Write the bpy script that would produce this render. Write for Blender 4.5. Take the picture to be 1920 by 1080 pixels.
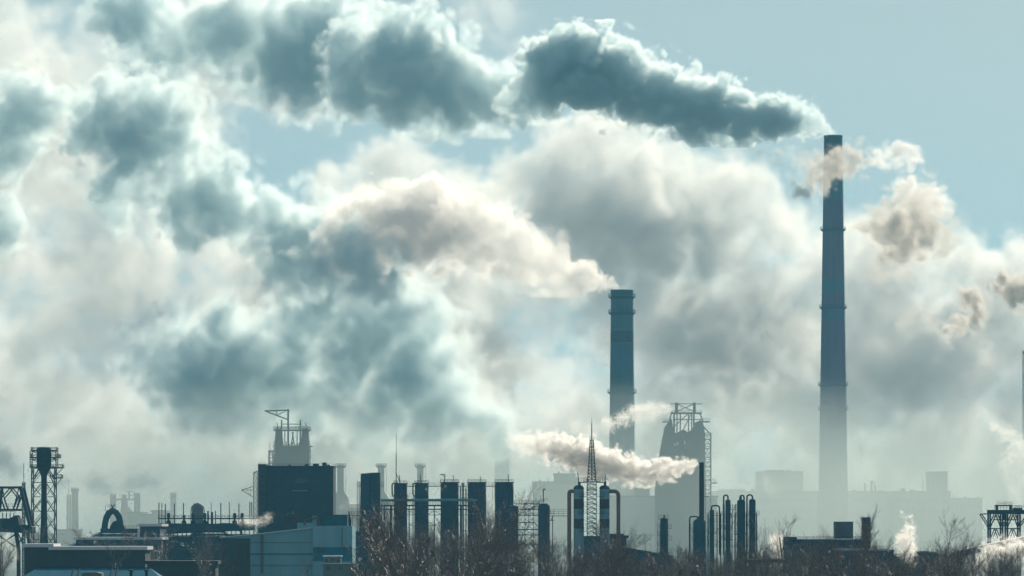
import bpy, bmesh, math, random, time
import numpy as np
from mathutils import Vector, Matrix

sc = bpy.context.scene
for o in list(bpy.data.objects):
    bpy.data.objects.remove(o)

# ------------------------------------------------------------------ camera, world, sun, exposure
K = 0.0001067            # metres per photo pixel per metre of distance (long telephoto lens)
CZ = 20.0                # eye height above the plain
HY = 985.0               # photo row of the horizon
cam = bpy.data.cameras.new('camera')
co = bpy.data.objects.new('camera', cam)
sc.collection.objects.link(co)
co.location = (0, 0, CZ)
co.rotation_euler = (math.pi / 2, 0, 0)
cam.sensor_width = 36
cam.lens = 36 / (2 * 960 * K)
cam.shift_y = (HY - 540) / 1920
cam.clip_start = 1
cam.clip_end = 60000
sc.camera = co

SUN_EL, SUN_AZ = math.radians(27), math.radians(18)
w = bpy.data.worlds.new('World')
sc.world = w
w.use_nodes = True
wt = w.node_tree
bg = wt.nodes['Background']
sky = wt.nodes.new('ShaderNodeTexSky')
sky.sky_type = 'NISHITA'
sky.sun_disc = False
sky.sun_elevation = SUN_EL
sky.sun_rotation = SUN_AZ
sky.altitude = 300
sky.air_density = 1.0
sky.dust_density = 0.1
sky.ozone_density = 4.0
tc = wt.nodes.new('ShaderNodeTexCoord')
va = wt.nodes.new('ShaderNodeVectorMath'); va.operation = 'ADD'; va.inputs[1].default_value = (0, 0, 0.17)
vn = wt.nodes.new('ShaderNodeVectorMath'); vn.operation = 'NORMALIZE'
tint = wt.nodes.new('ShaderNodeMix'); tint.data_type = 'RGBA'; tint.blend_type = 'MULTIPLY'; tint.inputs[0].default_value = 1
tint.inputs[7].default_value = (1.25, 0.905, 0.545, 1)
wt.links.new(tc.outputs['Generated'], va.inputs[0]); wt.links.new(va.outputs[0], vn.inputs[0]); wt.links.new(vn.outputs[0], sky.inputs[0])
wt.links.new(sky.outputs[0], tint.inputs[6]); wt.links.new(tint.outputs[2], bg.inputs[0])
bg.inputs[1].default_value = 0.12

sl = bpy.data.lights.new('sun', 'SUN')
so = bpy.data.objects.new('sun', sl)
sc.collection.objects.link(so)
sl.energy = 5.0
sl.angle = math.radians(0.5)
sl.color = (1.0, 0.86, 0.67)
so.rotation_euler = Vector((math.sin(SUN_AZ) * math.cos(SUN_EL), math.cos(SUN_AZ) * math.cos(SUN_EL), math.sin(SUN_EL))).to_track_quat('Z', 'Y').to_euler()
so.location = (0, 0, 600)

sc.view_settings.view_transform = 'Standard'
sc.view_settings.look = 'None'
sc.view_settings.exposure = 0.24
sc.view_settings.gamma = 1.0
sc.render.engine = 'CYCLES'
sc.cycles.use_denoising = True
sc.cycles.use_adaptive_sampling = True
sc.cycles.adaptive_threshold = 0.03
sc.cycles.volume_bounces = 5
sc.cycles.volume_step_rate = 3.5
sc.cycles.volume_max_steps = 512
sc.cycles.max_bounces = 8
sc.cycles.diffuse_bounces = 2
sc.cycles.glossy_bounces = 2
sc.cycles.caustics_reflective = False

# ------------------------------------------------------------------ helpers
def X(px, Y): return (px - 960.0) * K * Y
def Z(py, Y): return CZ + (HY - py) * K * Y
def PW(px, py, Y, dy=0.0): return Vector((X(px, Y), Y + dy, Z(py, Y)))

def tag(o, label=None, cat=None, group=None, kind=None):
    if label: o['label'] = label
    if cat: o['category'] = cat
    if group: o['group'] = group
    if kind: o['kind'] = kind
    return o

def thing(name, label, cat, loc, group=None):
    o = bpy.data.objects.new(name, None)
    o.empty_display_size = 2
    sc.collection.objects.link(o)
    o.location = loc
    return tag(o, label, cat, group)

def copy_tree(o, loc, parent=None):
    c = o.copy(); sc.collection.objects.link(c)
    c.parent = parent
    if parent is None: c.location = loc
    for ch in o.children: copy_tree(ch, None, c)
    return c

class MB:
    def __init__(s): s.v = []; s.f = []; s.mi = []
    def add(s, vs, fs, mi=0):
        n = len(s.v)
        s.v += [tuple(v) for v in vs]
        s.f += [tuple(i + n for i in f) for f in fs]
        s.mi += [mi] * len(fs)
    def box(s, x0, x1, y0, y1, z0, z1, mi=0):
        s.add([(x0, y0, z0), (x1, y0, z0), (x1, y1, z0), (x0, y1, z0), (x0, y0, z1), (x1, y0, z1), (x1, y1, z1), (x0, y1, z1)],
              [(3, 2, 1, 0), (4, 5, 6, 7), (0, 1, 5, 4), (1, 2, 6, 5), (2, 3, 7, 6), (3, 0, 4, 7)], mi)
    def prism(s, pts, y0, y1, mi=0):             # polygon in the x-z plane, extruded in y
        n = len(pts)
        a = sum(pts[i][0] * pts[(i + 1) % n][1] - pts[(i + 1) % n][0] * pts[i][1] for i in range(n))
        if a < 0: pts = pts[::-1]
        vs = [(p[0], y0, p[1]) for p in pts] + [(p[0], y1, p[1]) for p in pts]
        fs = [tuple(range(n)), tuple(range(2 * n - 1, n - 1, -1))]
        fs += [((i + 1) % n, i, n + i, n + (i + 1) % n) for i in range(n)]
        s.add(vs, fs, mi)
    def bar(s, a, b, r, mi=0, n=4):
        a = Vector(a); b = Vector(b); d = (b - a)
        if d.length < 1e-6: return
        q = d.to_track_quat('Z', 'Y')
        vs = []
        for p in (a, b):
            for i in range(n):
                t = 2 * math.pi * (i + .5) / n
                vs.append(p + q @ Vector((r * math.cos(t), r * math.sin(t), 0)))
        fs = [(i, (i + 1) % n, n + (i + 1) % n, n + i) for i in range(n)] + [tuple(range(n - 1, -1, -1)), tuple(range(n, 2 * n))]
        s.add(vs, fs, mi)
    def tube(s, pts, r, n=10, mi=0, rad=None):
        pts = [Vector(p) for p in pts]
        if rad:                                  # round the corners
            out = [pts[0]]
            for i in range(1, len(pts) - 1):
                p = pts[i]; a = (pts[i - 1] - p); b = (pts[i + 1] - p)
                ra = min(rad, a.length * .49, b.length * .49)
                p0 = p + a.normalized() * ra; p1 = p + b.normalized() * ra
                for k in range(7):
                    t = k / 6
                    out.append(p0 * (1 - t) ** 2 + p * 2 * t * (1 - t) + p1 * t * t)
            out.append(pts[-1]); pts = out
        m = len(pts); vs = []; ref = Vector((0, 1, 0))
        for i, p in enumerate(pts):
            d = (pts[min(i + 1, m - 1)] - pts[max(i - 1, 0)]).normalized()
            u = d.cross(ref)
            if u.length < .05: u = d.cross(Vector((1, 0, 0)))
            u.normalize(); v = d.cross(u)
            rr = r[i] if isinstance(r, (list, tuple)) else r
            for k in range(n):
                t = 2 * math.pi * k / n
                vs.append(p + u * (rr * math.cos(t)) + v * (rr * math.sin(t)))
        fs = []
        for i in range(m - 1):
            for k in range(n):
                k2 = (k + 1) % n
                fs.append((i * n + k, (i + 1) * n + k, (i + 1) * n + k2, i * n + k2))
        fs += [tuple(range(n)), tuple(range(m * n - 1, (m - 1) * n - 1, -1))]
        s.add(vs, fs, mi)
    def lathe(s, cx, cy, prof, n=28, mi=0, cap=True):   # prof: [(r,z)...] bottom to top
        vs = []; fs = []; m = len(prof)
        for r, z in prof:
            for k in range(n):
                t = 2 * math.pi * k / n
                vs.append((cx + r * math.cos(t), cy + r * math.sin(t), z))
        for i in range(m - 1):
            for k in range(n):
                k2 = (k + 1) % n
                fs.append((i * n + k, i * n + k2, (i + 1) * n + k2, (i + 1) * n + k))
        if cap: fs += [tuple(range(n - 1, -1, -1)), tuple(range((m - 1) * n, m * n))]
        s.add(vs, fs, mi)
    def lattice(s, x0, x1, y0, y1, z0, z1, bays, r, xt0=None, xt1=None, style='x', rd=None, horiz=True):
        rd = rd or r * .6
        xt0 = x0 if xt0 is None else xt0; xt1 = x1 if xt1 is None else xt1
        yc = (y0 + y1) / 2; hy = (y1 - y0) / 2; sc_ = (xt1 - xt0) / max(x1 - x0, 1e-6)
        def cor(t):
            a = x0 + (xt0 - x0) * t; b = x1 + (xt1 - x1) * t; h = hy * (1 + (sc_ - 1) * t); z = z0 + (z1 - z0) * t
            return [Vector((a, yc - h, z)), Vector((b, yc - h, z)), Vector((b, yc + h, z)), Vector((a, yc + h, z))]
        for i in range(4): s.bar(cor(0)[i], cor(1)[i], r)
        for b in range(bays):
            c0 = cor(b / bays); c1 = cor((b + 1) / bays)
            for i in range(4):
                j = (i + 1) % 4
                if horiz: s.bar(c1[i], c1[j], rd)
                if style == 'x': s.bar(c0[i], c1[j], rd); s.bar(c0[j], c1[i], rd)
                elif style == 'k':
                    m = (c1[i] + c1[j]) / 2
                    s.bar(c0[i], m, rd); s.bar(c0[j], m, rd)
                elif style == 'z':
                    if b % 2: s.bar(c0[i], c1[j], rd)
                    else: s.bar(c0[j], c1[i], rd)
    def rail(s, pts, h=1.1, r=.04, step=1.5, closed=False, rows=2):
        pts = [Vector(p) for p in pts]
        if closed: pts = pts + [pts[0]]
        up = Vector((0, 0, h))
        for a, b in zip(pts[:-1], pts[1:]):
            for k in range(rows): s.bar(a + up * ((k + 1) / rows), b + up * ((k + 1) / rows), r)
            n = max(1, int((b - a).length / step))
            for k in range(n + 1):
                p = a.lerp(b, k / n); s.bar(p, p + up, r)
    def ladder(s, p0, p1, wd=.6, r=.05, step=.9):
        p0 = Vector(p0); p1 = Vector(p1); u = Vector((wd / 2, 0, 0))
        s.bar(p0 - u, p1 - u, r); s.bar(p0 + u, p1 + u, r)
        n = int((p1 - p0).length / step)
        for k in range(n + 1):
            p = p0.lerp(p1, k / max(n, 1)); s.bar(p - u, p + u, r * .7)
    def build(s, name, mats, parent=None, smooth=False):
        me = bpy.data.meshes.new(name)
        org = Vector((0, 0, 0))
        p = parent
        while p is not None: org = org + p.location; p = p.parent
        vs = [(v[0] - org.x, v[1] - org.y, v[2] - org.z) for v in s.v]
        me.from_pydata(vs, [], s.f)
        if not isinstance(mats, (list, tuple)): mats = [mats]
        for m in mats: me.materials.append(m)
        if len(mats) > 1: me.polygons.foreach_set('material_index', s.mi)
        if smooth:
            me.polygons.foreach_set('use_smooth', [len(f) == 4 for f in s.f])
        me.update()
        o = bpy.data.objects.new(name, me)
        sc.collection.objects.link(o)
        o.parent = parent
        return o

def build_each(mb, name, mats, parent):
    """Every separate piece collected in mb becomes a part of its own."""
    par = list(range(len(mb.v)))
    def fd(a):
        while par[a] != a: par[a] = par[par[a]]; a = par[a]
        return a
    for f in mb.f:
        for i in f[1:]: par[fd(i)] = fd(f[0])
    groups = {}
    for f in mb.f: groups.setdefault(fd(f[0]), []).append(f)
    for fs in groups.values():
        ids = sorted({i for f in fs for i in f}); mp = {v: k for k, v in enumerate(ids)}
        p = MB(); p.v = [mb.v[i] for i in ids]; p.f = [tuple(mp[i] for i in f) for f in fs]; p.mi = [0] * len(fs)
        p.build(name, mats, parent)

# ------------------------------------------------------------------ materials
def mat(name, c1, c2=None, scale=.3, rough=.75, metal=0.0, stretch=(1, 1, 1), c3=None, spec=.12, bump=0.0):
    m = bpy.data.materials.new(name); m.use_nodes = True
    t = m.node_tree; p = t.nodes['Principled BSDF']
    p.inputs['Roughness'].default_value = rough; p.inputs['Metallic'].default_value = metal
    p.inputs['Specular IOR Level'].default_value = spec
    if c2 is None: c2 = tuple(x * .6 for x in c1)
    g = t.nodes.new('ShaderNodeNewGeometry')
    mp = t.nodes.new('ShaderNodeMapping'); mp.inputs['Scale'].default_value = stretch
    n = t.nodes.new('ShaderNodeTexNoise'); n.inputs['Scale'].default_value = scale; n.inputs['Detail'].default_value = 6; n.inputs['Roughness'].default_value = .65
    r = t.nodes.new('ShaderNodeValToRGB')
    r.color_ramp.elements[0].position = .35; r.color_ramp.elements[1].position = .68
    r.color_ramp.elements[0].color = (*c1, 1); r.color_ramp.elements[1].color = (*c2, 1)
    if c3:
        e = r.color_ramp.elements.new(.82); e.color = (*c3, 1)
    t.links.new(g.outputs['Position'], mp.inputs[0]); t.links.new(mp.outputs[0], n.inputs['Vector'])
    t.links.new(n.outputs[0], r.inputs[0]); t.links.new(r.outputs[0], p.inputs['Base Color'])
    if bump:
        b = t.nodes.new('ShaderNodeBump'); b.inputs['Strength'].default_value = bump
        t.links.new(n.outputs[0], b.inputs['Height']); t.links.new(b.outputs[0], p.inputs['Normal'])
    return m

M = {}
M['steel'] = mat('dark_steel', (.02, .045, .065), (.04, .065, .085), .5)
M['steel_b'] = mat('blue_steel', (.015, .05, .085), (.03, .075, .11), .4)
M['rust'] = mat('rusty_steel', (.16, .085, .05), (.09, .055, .04), .6)
M['pipe'] = mat('brown_pipe', (.27, .15, .10), (.17, .10, .075), .35)
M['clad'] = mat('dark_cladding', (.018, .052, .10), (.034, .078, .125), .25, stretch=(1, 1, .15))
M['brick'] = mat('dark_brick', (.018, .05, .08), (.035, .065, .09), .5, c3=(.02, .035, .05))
M['brown'] = mat('brown_wall', (.06, .075, .09), (.05, .058, .07), .25, stretch=(1, 1, .2))
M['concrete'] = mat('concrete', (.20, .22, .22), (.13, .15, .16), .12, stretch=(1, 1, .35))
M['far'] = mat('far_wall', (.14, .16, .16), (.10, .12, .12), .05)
M['panel'] = mat('pale_blue_panel', (.26, .50, .58), (.19, .40, .48), .35, stretch=(1, 1, .12))
M['stripe'] = mat('bright_blue_panel', (.01, .20, .32), (.008, .15, .25), .4)
M['teal'] = mat('teal_roof', (.02, .24, .38), (.015, .16, .26), .6, stretch=(1, .2, 1), c3=(.12, .34, .44), rough=.9, spec=.1)
M['tealbox'] = mat('teal_box', (.02, .14, .20), (.015, .10, .15), .5)
M['beige'] = mat('beige_wall', (.16, .22, .23), (.12, .17, .18), .5)
M['snow'] = mat('snow', (.82, .84, .86), (.70, .73, .77), .8, rough=.6)
M['maroon'] = mat('maroon_band', (.07, .035, .055), (.05, .03, .045), .5)
M['white_band'] = mat('white_band', (.24, .36, .42), (.17, .28, .34), .4, stretch=(1, 1, .3))
M['glass'] = mat('dark_window', (.015, .025, .03), (.03, .045, .05), .5, rough=.2, spec=.5)
M['violet'] = mat('violet_brick', (.075, .055, .085), (.06, .045, .07), .6)
M['bark'] = mat('bark', (.08, .07, .07), (.14, .125, .12), 1.5, rough=.55, spec=.5)
M['twig'] = mat('twig', (.10, .086, .084), (.17, .15, .145), 1.5, rough=.45, spec=.5)
M['glint'] = mat('twig_glint', (.75, .75, .76), (.5, .5, .52), 2.0, rough=.5)  # matt white bits at twig tips, colouring in the glints of backlit twigs
M['ground'] = mat('ground', (.11, .105, .10), (.22, .23, .24), .01, rough=.95, c3=(.6, .62, .65))

def banded(name, base, dark, bands, z0, z1, pale=(), pale_col=(.05, .13, .17)):
    """Soot-streaked chimney paint with rings at the heights in bands (dark) and pale; some pale ones colour in smoke haze."""
    m = mat(name, base, tuple(x * .6 for x in base), .22, stretch=(1, 1, .06), c3=tuple(x * .45 for x in base))
    t = m.node_tree; p = t.nodes['Principled BSDF']
    src = p.inputs['Base Color'].links[0].from_socket
    g = t.nodes.new('ShaderNodeNewGeometry'); s = t.nodes.new('ShaderNodeSeparateXYZ')
    t.links.new(g.outputs['Position'], s.inputs[0])
    mr = t.nodes.new('ShaderNodeMapRange'); mr.inputs[1].default_value = z0; mr.inputs[2].default_value = z1
    t.links.new(s.outputs[2], mr.inputs[0])
    for bs, col, amt in ((bands, dark, 1.0), (pale, pale_col, .7)):
        if not bs: continue
        r = t.nodes.new('ShaderNodeValToRGB'); r.color_ramp.interpolation = 'CONSTANT'
        r.color_ramp.elements[0].color = (0, 0, 0, 1); r.color_ramp.elements[1].position = .9999; r.color_ramp.elements[1].color = (0, 0, 0, 1)
        for a, b in bs:
            e = r.color_ramp.elements.new((a - z0) / (z1 - z0)); e.color = (amt, amt, amt, 1)
            e = r.color_ramp.elements.new((b - z0) / (z1 - z0)); e.color = (0, 0, 0, 1)
        t.links.new(mr.outputs[0], r.inputs[0])
        mx = t.nodes.new('ShaderNodeMix'); mx.data_type = 'RGBA'; mx.inputs[7].default_value = (*col, 1)
        t.links.new(r.outputs[0], mx.inputs[0]); t.links.new(src, mx.inputs[6]); src = mx.outputs[2]
    t.links.new(src, p.inputs['Base Color'])
    return m

# ------------------------------------------------------------------ ground
g = MB()
nx, ny = 40, 50
gv = []; gf = []
for j in range(ny + 1):
    for i in range(nx + 1):
        y = -200 + 7600 * (j / ny) ** 1.5; x = -3500 + 7000 * i / nx
        gv.append((x, y, 0.0))
for j in range(ny):
    for i in range(nx):
        a = j * (nx + 1) + i
        gf.append((a, a + 1, a + nx + 2, a + nx + 1))
g.add(gv, gf)
tag(g.build('ground', M['ground']), 'snow-patched plain under the steelworks', None, None, 'structure')

# ------------------------------------------------------------------ big chimneys
def chimney(name, label, px, Y, ptop, pbot, wtop, wbot, bands, plats, base, dark, group='tall smoking chimneys', pale=()):
    x = X(px, Y); zt = Z(ptop, Y)
    t = thing(name, label, 'chimney', (x, Y, 0), group)
    k = K * Y
    zb = Z(pbot, Y)
    rt = wtop * k / 2; rb = wbot * k / 2
    slope = (rb - rt) / (zt - zb)
    rz = lambda z: rt + (zt - z) * slope + max(0, (zt - z) / zt - .7) ** 2 * 4
    zs = [zt * i / 22 for i in range(23)]
    m = MB()
    m.lathe(x, Y, [(rz(z), z) for z in zs] + [(rt + .25, zt + .0), (rt + .25, zt + .8), (rt - .7, zt + .8), (rt - .7, zt - 4)], n=48)
    m.build('shaft', banded(name + '_paint', base, dark, [(Z(b, Y), Z(a, Y)) for a, b in bands], 0, zt + 1, [(Z(b, Y), Z(a, Y)) for a, b in pale]), t, True)
    for py in plats:
        z = Z(py, Y); r = rz(z)
        m = MB()
        m.lathe(x, Y, [(r - .02, z - .9), (r + 1.15, z - .1), (r + 1.2, z), (r + 1.2, z + .15), (r - .02, z + .15)], n=32, cap=False)
        pf = m.build('platform', M['steel'], t)
        m = MB()
        m.rail([(x + (r + 1.15) * math.cos(a * math.pi / 8), Y + (r + 1.15) * math.sin(a * math.pi / 8), z + .15) for a in range(16)], 1.3, .06, 1.6, True, 3)
        m.build('railing', M['steel'], pf)
    m = MB()
    for sgn in (1,):
        m.ladder((x + rz(8) * .92, Y - rz(8) * .42, 8), (x + rt * .95, Y - rt * .42, zt - .5), .7, .06, 1.0)
    m.build('ladder', M['steel'], t)
    return t

chimney('smoking_chimney', 'tallest dark smoking chimney on the right, tapered with ringed walkways', 1562, 2500, 257, 930, 34, 54,
        [(257, 281)], [431, 577, 722, 767], (.15, .085, .15), (.02, .022, .03), pale=[(330, 378), (524, 550), (588, 602)])  # uppermost pale stretch is a veil of smoke tinted into the shaft
chimney('smoking_chimney', 'shorter wide smoking chimney with one dark painted ring near its top', 1166, 2200, 547, 870, 41, 48,
        [(622, 643)], [557, 587, 736], (.085, .14, .17), (.05, .03, .05), pale=[(646, 700)])  # pale stretch below the dark ring: drifting smoke coloured onto the shaft

# ------------------------------------------------------------------ smaller far chimneys
def small_stack(label, px, Y, ptop, wpx, cone=True, capw=1.7, matl='concrete'):
    x = X(px, Y); k = K * Y; zt = Z(ptop, Y); r = wpx * k / 2
    t = thing('small_chimney', label, 'chimney', (x, Y, 0), 'small far chimneys')
    zc = Z(932, Y)
    m = MB()
    m.lathe(x, Y, [(r * 2.6, 0), (r * 2.6, zc - 5 * k), (r * 2.2, zc), (r * 1.05, zc + 10 * k), (r, zc + 18 * k), (r, zt), (r * .8, zt), (r * .8, zt - 2)] if cone
            else [(r * 1.08, 0), (r, zt), (r * .8, zt), (r * .8, zt - 2)], n=24)
    m.build('shaft', M[matl], t, True)
    m = MB()
    z = zt - 4.0 * k
    m.lathe(x, Y, [(r, z - 3 * k), (r * capw, z), (r * capw, z + .3), (r, z + .3)], n=20, cap=False)
    m.rail([(x + r * capw * .98 * math.cos(a * math.pi / 6), Y + r * capw * .98 * math.sin(a * math.pi / 6), z + .3) for a in range(12)], 4 * k, .08, 2, True, 2)
    m.build('platform', M['steel'], t)
    m = MB(); m.ladder((x + r * 1.25, Y - r * .3, zc + 10 * k), (x + r * 1.25, Y - r * .3, zt - 4 * k), .9, .08, 1.2)
    m.build('ladder', M['steel'], t)
    return t
small_stack('pale small chimney with flared walkway just right of the big dark block', 638.5, 1800, 871, 12.5)
small_stack('pale small chimney half hidden behind the tall narrow dark tower', 714.5, 1800, 871, 12.0)
small_stack('pale small chimney rising behind the second dark column of the row', 788, 1850, 871, 12.0)
small_stack('wide ghostly chimney faint in the mist behind the row of dark columns', 941, 2780, 832, 27, False, 1.05)
small_stack('hazy plain chimney beside a lattice mast, left of the ring-shaped duct', 140.5, 2000, 916, 13.2, False, 1.12)
small_stack('short faint stub chimney far behind the pipe rack with antennas', 325, 2300, 925, 11, False, 1.08)
small_stack('pale short far chimney standing low in the mist left of the small stair column', 1181, 2300, 971, 7.5, False, 1.1)

def lattice_mast(label, px, Y, ptop, wpx, pbot=1010, bays=16):
    x = X(px, Y); k = K * Y; h = wpx * k / 2
    t = tag(None or _mast(x, Y, h, Z(ptop, Y), bays), label, 'mast')
    return t
def _mast(x, Y, h, zt, bays):
    m = MB(); m.lattice(x - h, x + h, Y - h, Y + h, 0, zt, bays, .22, style='x', rd=.14)
    m.bar((x, Y, zt), (x, Y, zt + 6), .12)
    t = thing('lattice_mast', '', 'mast', (x, Y, 0)); m.build('lattice', M['steel'], t)
    return t
lattice_mast('slim pale lattice mast close against the hazy chimney on the left', 129, 1980, 928, 6, bays=24)

# ------------------------------------------------------------------ blast furnaces
def furnace_back():
    Y = 1700; k = K * Y; t = thing('blast_furnace', 'hazy blast furnace top with a crane jib behind the big dark block', 'blast furnace', (X(548, Y), Y, 0), 'blast furnaces')
    m = MB()
    m.prism([(X(508, Y), 0), (X(588, Y), 0), (X(581, Y), Z(836, Y)), (X(516, Y), Z(836, Y))], Y - 6, Y + 6)
    for a, b in ((516, 530), (565, 580)):
        m.prism([(X(a - 1, Y), Z(838, Y)), (X(b + 1, Y), Z(838, Y)), (X((a + b) / 2 + 5, Y), Z(804, Y)), (X((a + b) / 2 - 5, Y), Z(804, Y))], Y - 4, Y + 4)
    for i in range(12):
        px = 530 + i * 3.0; m.box(X(px, Y), X(px + 1.4, Y), Y - 1, Y + 1, Z(836, Y), Z(836 - random.Random(i).uniform(2, 9), Y))
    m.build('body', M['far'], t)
    m = MB()
    for px in (528, 534, 541, 557, 563): m.bar(PW(px, 836, Y), PW(px, 797 if px in (528, 563) else 808, Y), .35 if px in (528, 563) else .22)
    m.bar(PW(528, 787, Y), PW(528, 800, Y), .3); m.bar(PW(563, 787, Y), PW(563, 800, Y), .3)
    m.box(X(514, Y), X(582, Y), Y - 5, Y + 5, Z(808, Y), Z(806, Y))
    m.box(X(526, Y), X(565, Y), Y - .6, Y + .6, Z(796, Y), Z(794.5, Y))
    m.bar(PW(546, 835, Y), PW(550, 810, Y), .25); m.bar(PW(552, 835, Y), PW(548, 810, Y), .25)
    m.build('top_frame', M['steel'], t)
    m = MB()
    m.rail([PW(514, 806, Y, -5), PW(582, 806, Y, -5)], 6 * k, .07, 1.2, rows=3)
    m.rail([PW(514, 806, Y, 5), PW(582, 806, Y, 5)], 6 * k, .07, 1.2, rows=3)
    for px, py in ((521, 792), (575, 793)): m.bar(PW(px, 804, Y), PW(px - 2, py, Y), .18)
    m.build('railing', M['steel'], t)
    m = MB()
    m.bar(PW(540.3, 836, Y), PW(540.3, 767, Y), .42)
    m.bar(PW(497, 770.5, Y), PW(540.5, 769, Y), .3); m.bar(PW(497, 770.5, Y), PW(540.3, 787, Y), .3)
    m.bar(PW(519, 770, Y), PW(519, 779, Y), .2); m.bar(PW(519, 779, Y), PW(539, 768.5, Y), .15)
    m.box(X(496.5, Y), X(499.5, Y), Y - .5, Y + .5, Z(772, Y), Z(769, Y))
    m.build('crane_jib', M['steel'], t)
    m = MB()
    m.lattice(X(504.5, Y), X(512, Y), Y - 2, Y + 2, 0, Z(845, Y), 18, .2, style='z')
    m.bar(PW(506, 850, Y), PW(506, 830, Y), .12); m.bar(PW(513, 850, Y), PW(513, 828, Y), .1)
    for py in (846, 858, 868): m.box(X(503, Y), X(516, Y), Y - 2.6, Y + 2.6, Z(py + 1, Y), Z(py, Y))
    m.build('stair_tower', M['steel'], t)
    m = MB()
    m.box(X(581, Y), X(586, Y), Y - 3, Y + 3, Z(838, Y), Z(836, Y))
    for py in (846, 857): m.box(X(580, Y), X(583, Y), Y - 2, Y + 2, Z(py + 2, Y), Z(py - 2, Y))
    build_each(m, 'side_platform', M['steel'], t)
furnace_back()

def furnace_front():
    Y = 1850; k = K * Y; t = thing('blast_furnace', 'large hazy blast furnace with open top frame behind the slim chimney', 'blast furnace', (X(1282, Y), Y, 0), 'blast furnaces')
    m = MB()
    pts = [(1228, 1010), (1229, 880), (1236, 858), (1241, 830), (1247, 800), (1258, 786), (1262, 808), (1266, 813), (1280, 806), (1290, 812), (1302, 800), (1304, 792), (1313, 788), (1319, 800), (1321, 850), (1324, 1010)]
    m.prism([(X(a, Y), Z(b, Y) if b < 1010 else 0) for a, b in pts], Y - 8, Y + 8)
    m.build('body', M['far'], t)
    m = MB()
    for px in (1264, 1269.5, 1275.5, 1291, 1297, 1301): m.bar(PW(px, 812, Y), PW(px, 774, Y), .4 if px in (1264, 1301) else .28)
    m.box(X(1258, Y), X(1315, Y), Y - 4, Y + 4, Z(776, Y), Z(773.5, Y))
    for px in (1268.3, 1302): m.box(X(px - 2.4, Y), X(px + 2.4, Y), Y - 1.2, Y + 1.2, Z(773.5, Y), Z(755, Y))
    m.box(X(1255.5, Y), X(1316.5, Y), Y - .7, Y + .7, Z(758, Y), Z(756.6, Y))
    m.bar(PW(1270, 758, Y), PW(1300, 771, Y), .2); m.bar(PW(1300, 758, Y), PW(1270, 771, Y), .2)
    m.box(X(1262, Y), X(1314, Y), Y - 3, Y + 3, Z(787, Y), Z(786, Y))
    m.bar(PW(1264, 800, Y), PW(1290, 776, Y), .22); m.bar(PW(1280, 808, Y), PW(1296, 776, Y), .22)
    m.bar(PW(1312, 774, Y), PW(1318, 790, Y), .3); m.bar(PW(1255, 790, Y), PW(1259, 774, Y), .3)
    m.build('top_frame', M['steel'], t)
    m = MB()
    m.box(X(1243, Y), X(1258, Y), Y - 4, Y + 4, Z(792, Y), Z(790.5, Y)); m.box(X(1312, Y), X(1330, Y), Y - 4, Y + 4, Z(792, Y), Z(790, Y))
    m.rail([PW(1258, 773.5, Y, -4), PW(1315, 773.5, Y, -4)], 4 * k, .07, 1.2)
    m.rail([PW(1244, 790.5, Y, -4), PW(1258, 790.5, Y, -4)], 4 * k, .07, 1.0)
    m.rail([PW(1312, 790, Y, -4), PW(1330, 790, Y, -4)], 5 * k, .07, 1.0)
    for py in (866, 880): m.rail([PW(1229, py, Y, -7), PW(1244, py, Y, -7)], 4 * k, .08, 1.0)
    m.build('railing', M['steel'], t)
    m = MB()
    m.lattice(X(1321, Y), X(1332.5, Y), Y - 3, Y + 3, 0, Z(812, Y), 22, .22, style='z')
    for i in range(14):
        z = Z(815 + i * 8.5, Y); m.box(X(1320, Y), X(1333, Y), Y - 3.3, Y + 3.3, z - .18, z)
    m.bar(PW(1319, 800, Y), PW(1330, 812, Y), .3)
    m.box(X(1333, Y), X(1344, Y), Y - 2, Y + 2, Z(907, Y), Z(904.5, Y)); m.rail([PW(1333, 904.5, Y, -2), PW(1344, 904.5, Y, -2)], 5 * k, .08, 1)
    m.build('stair_tower', M['steel'], t)
    m = MB()
    for a, b, c, d in ((1262, 832, 1266, 836), (1267, 829, 1271, 836), (1281, 827, 1284, 834)):
        m.box(X(a, Y), X(c, Y), Y - 8.12, Y - 8.0, Z(d, Y), Z(b, Y))
    build_each(m, 'opening', M['snow'], t)
furnace_front()

def furnace_left():
    Y = 2100; k = K * Y; t = thing('blast_furnace', 'faint far furnace frame with three legs behind the ring-shaped duct', 'blast furnace', (X(234, Y), Y, 0), 'blast furnaces')
    m = MB()
    for px, w_, pt in ((212, 3.5, 927), (257, 3.5, 925)): m.lattice(X(px - w_, Y), X(px + w_, Y), Y - 2, Y + 2, 0, Z(pt, Y), 14, .5, style='x')
    m.box(X(210, Y), X(258, Y), Y - 2, Y + 2, Z(938, Y), Z(935, Y)); m.box(X(228, Y), X(258, Y), Y - 1, Y + 1, Z(929, Y), Z(927.5, Y))
    m.box(X(234, Y), X(251, Y), Y - .8, Y + .8, Z(922.5, Y), Z(921, Y)); m.box(X(241, Y), X(243, Y), Y - .8, Y + .8, Z(936, Y), Z(922, Y))
    m.build('top_frame', M['steel'], t)
    m = MB()
    m.prism([(X(226, Y), 0), (X(240, Y), 0), (X(241, Y), Z(965, Y)), (X(237, Y), Z(934, Y)), (X(233, Y), Z(927, Y)), (X(229, Y), Z(934, Y)), (X(227, Y), Z(965, Y))], Y - 4, Y + 4)
    m.prism([(X(240, Y), 0), (X(262, Y), 0), (X(262, Y), Z(966, Y)), (X(250, Y), Z(962, Y)), (X(244, Y), Z(955, Y)), (X(240, Y), Z(950, Y))], Y - 4, Y + 4)
    m.build('body', M['far'], t)
furnace_left()

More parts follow.
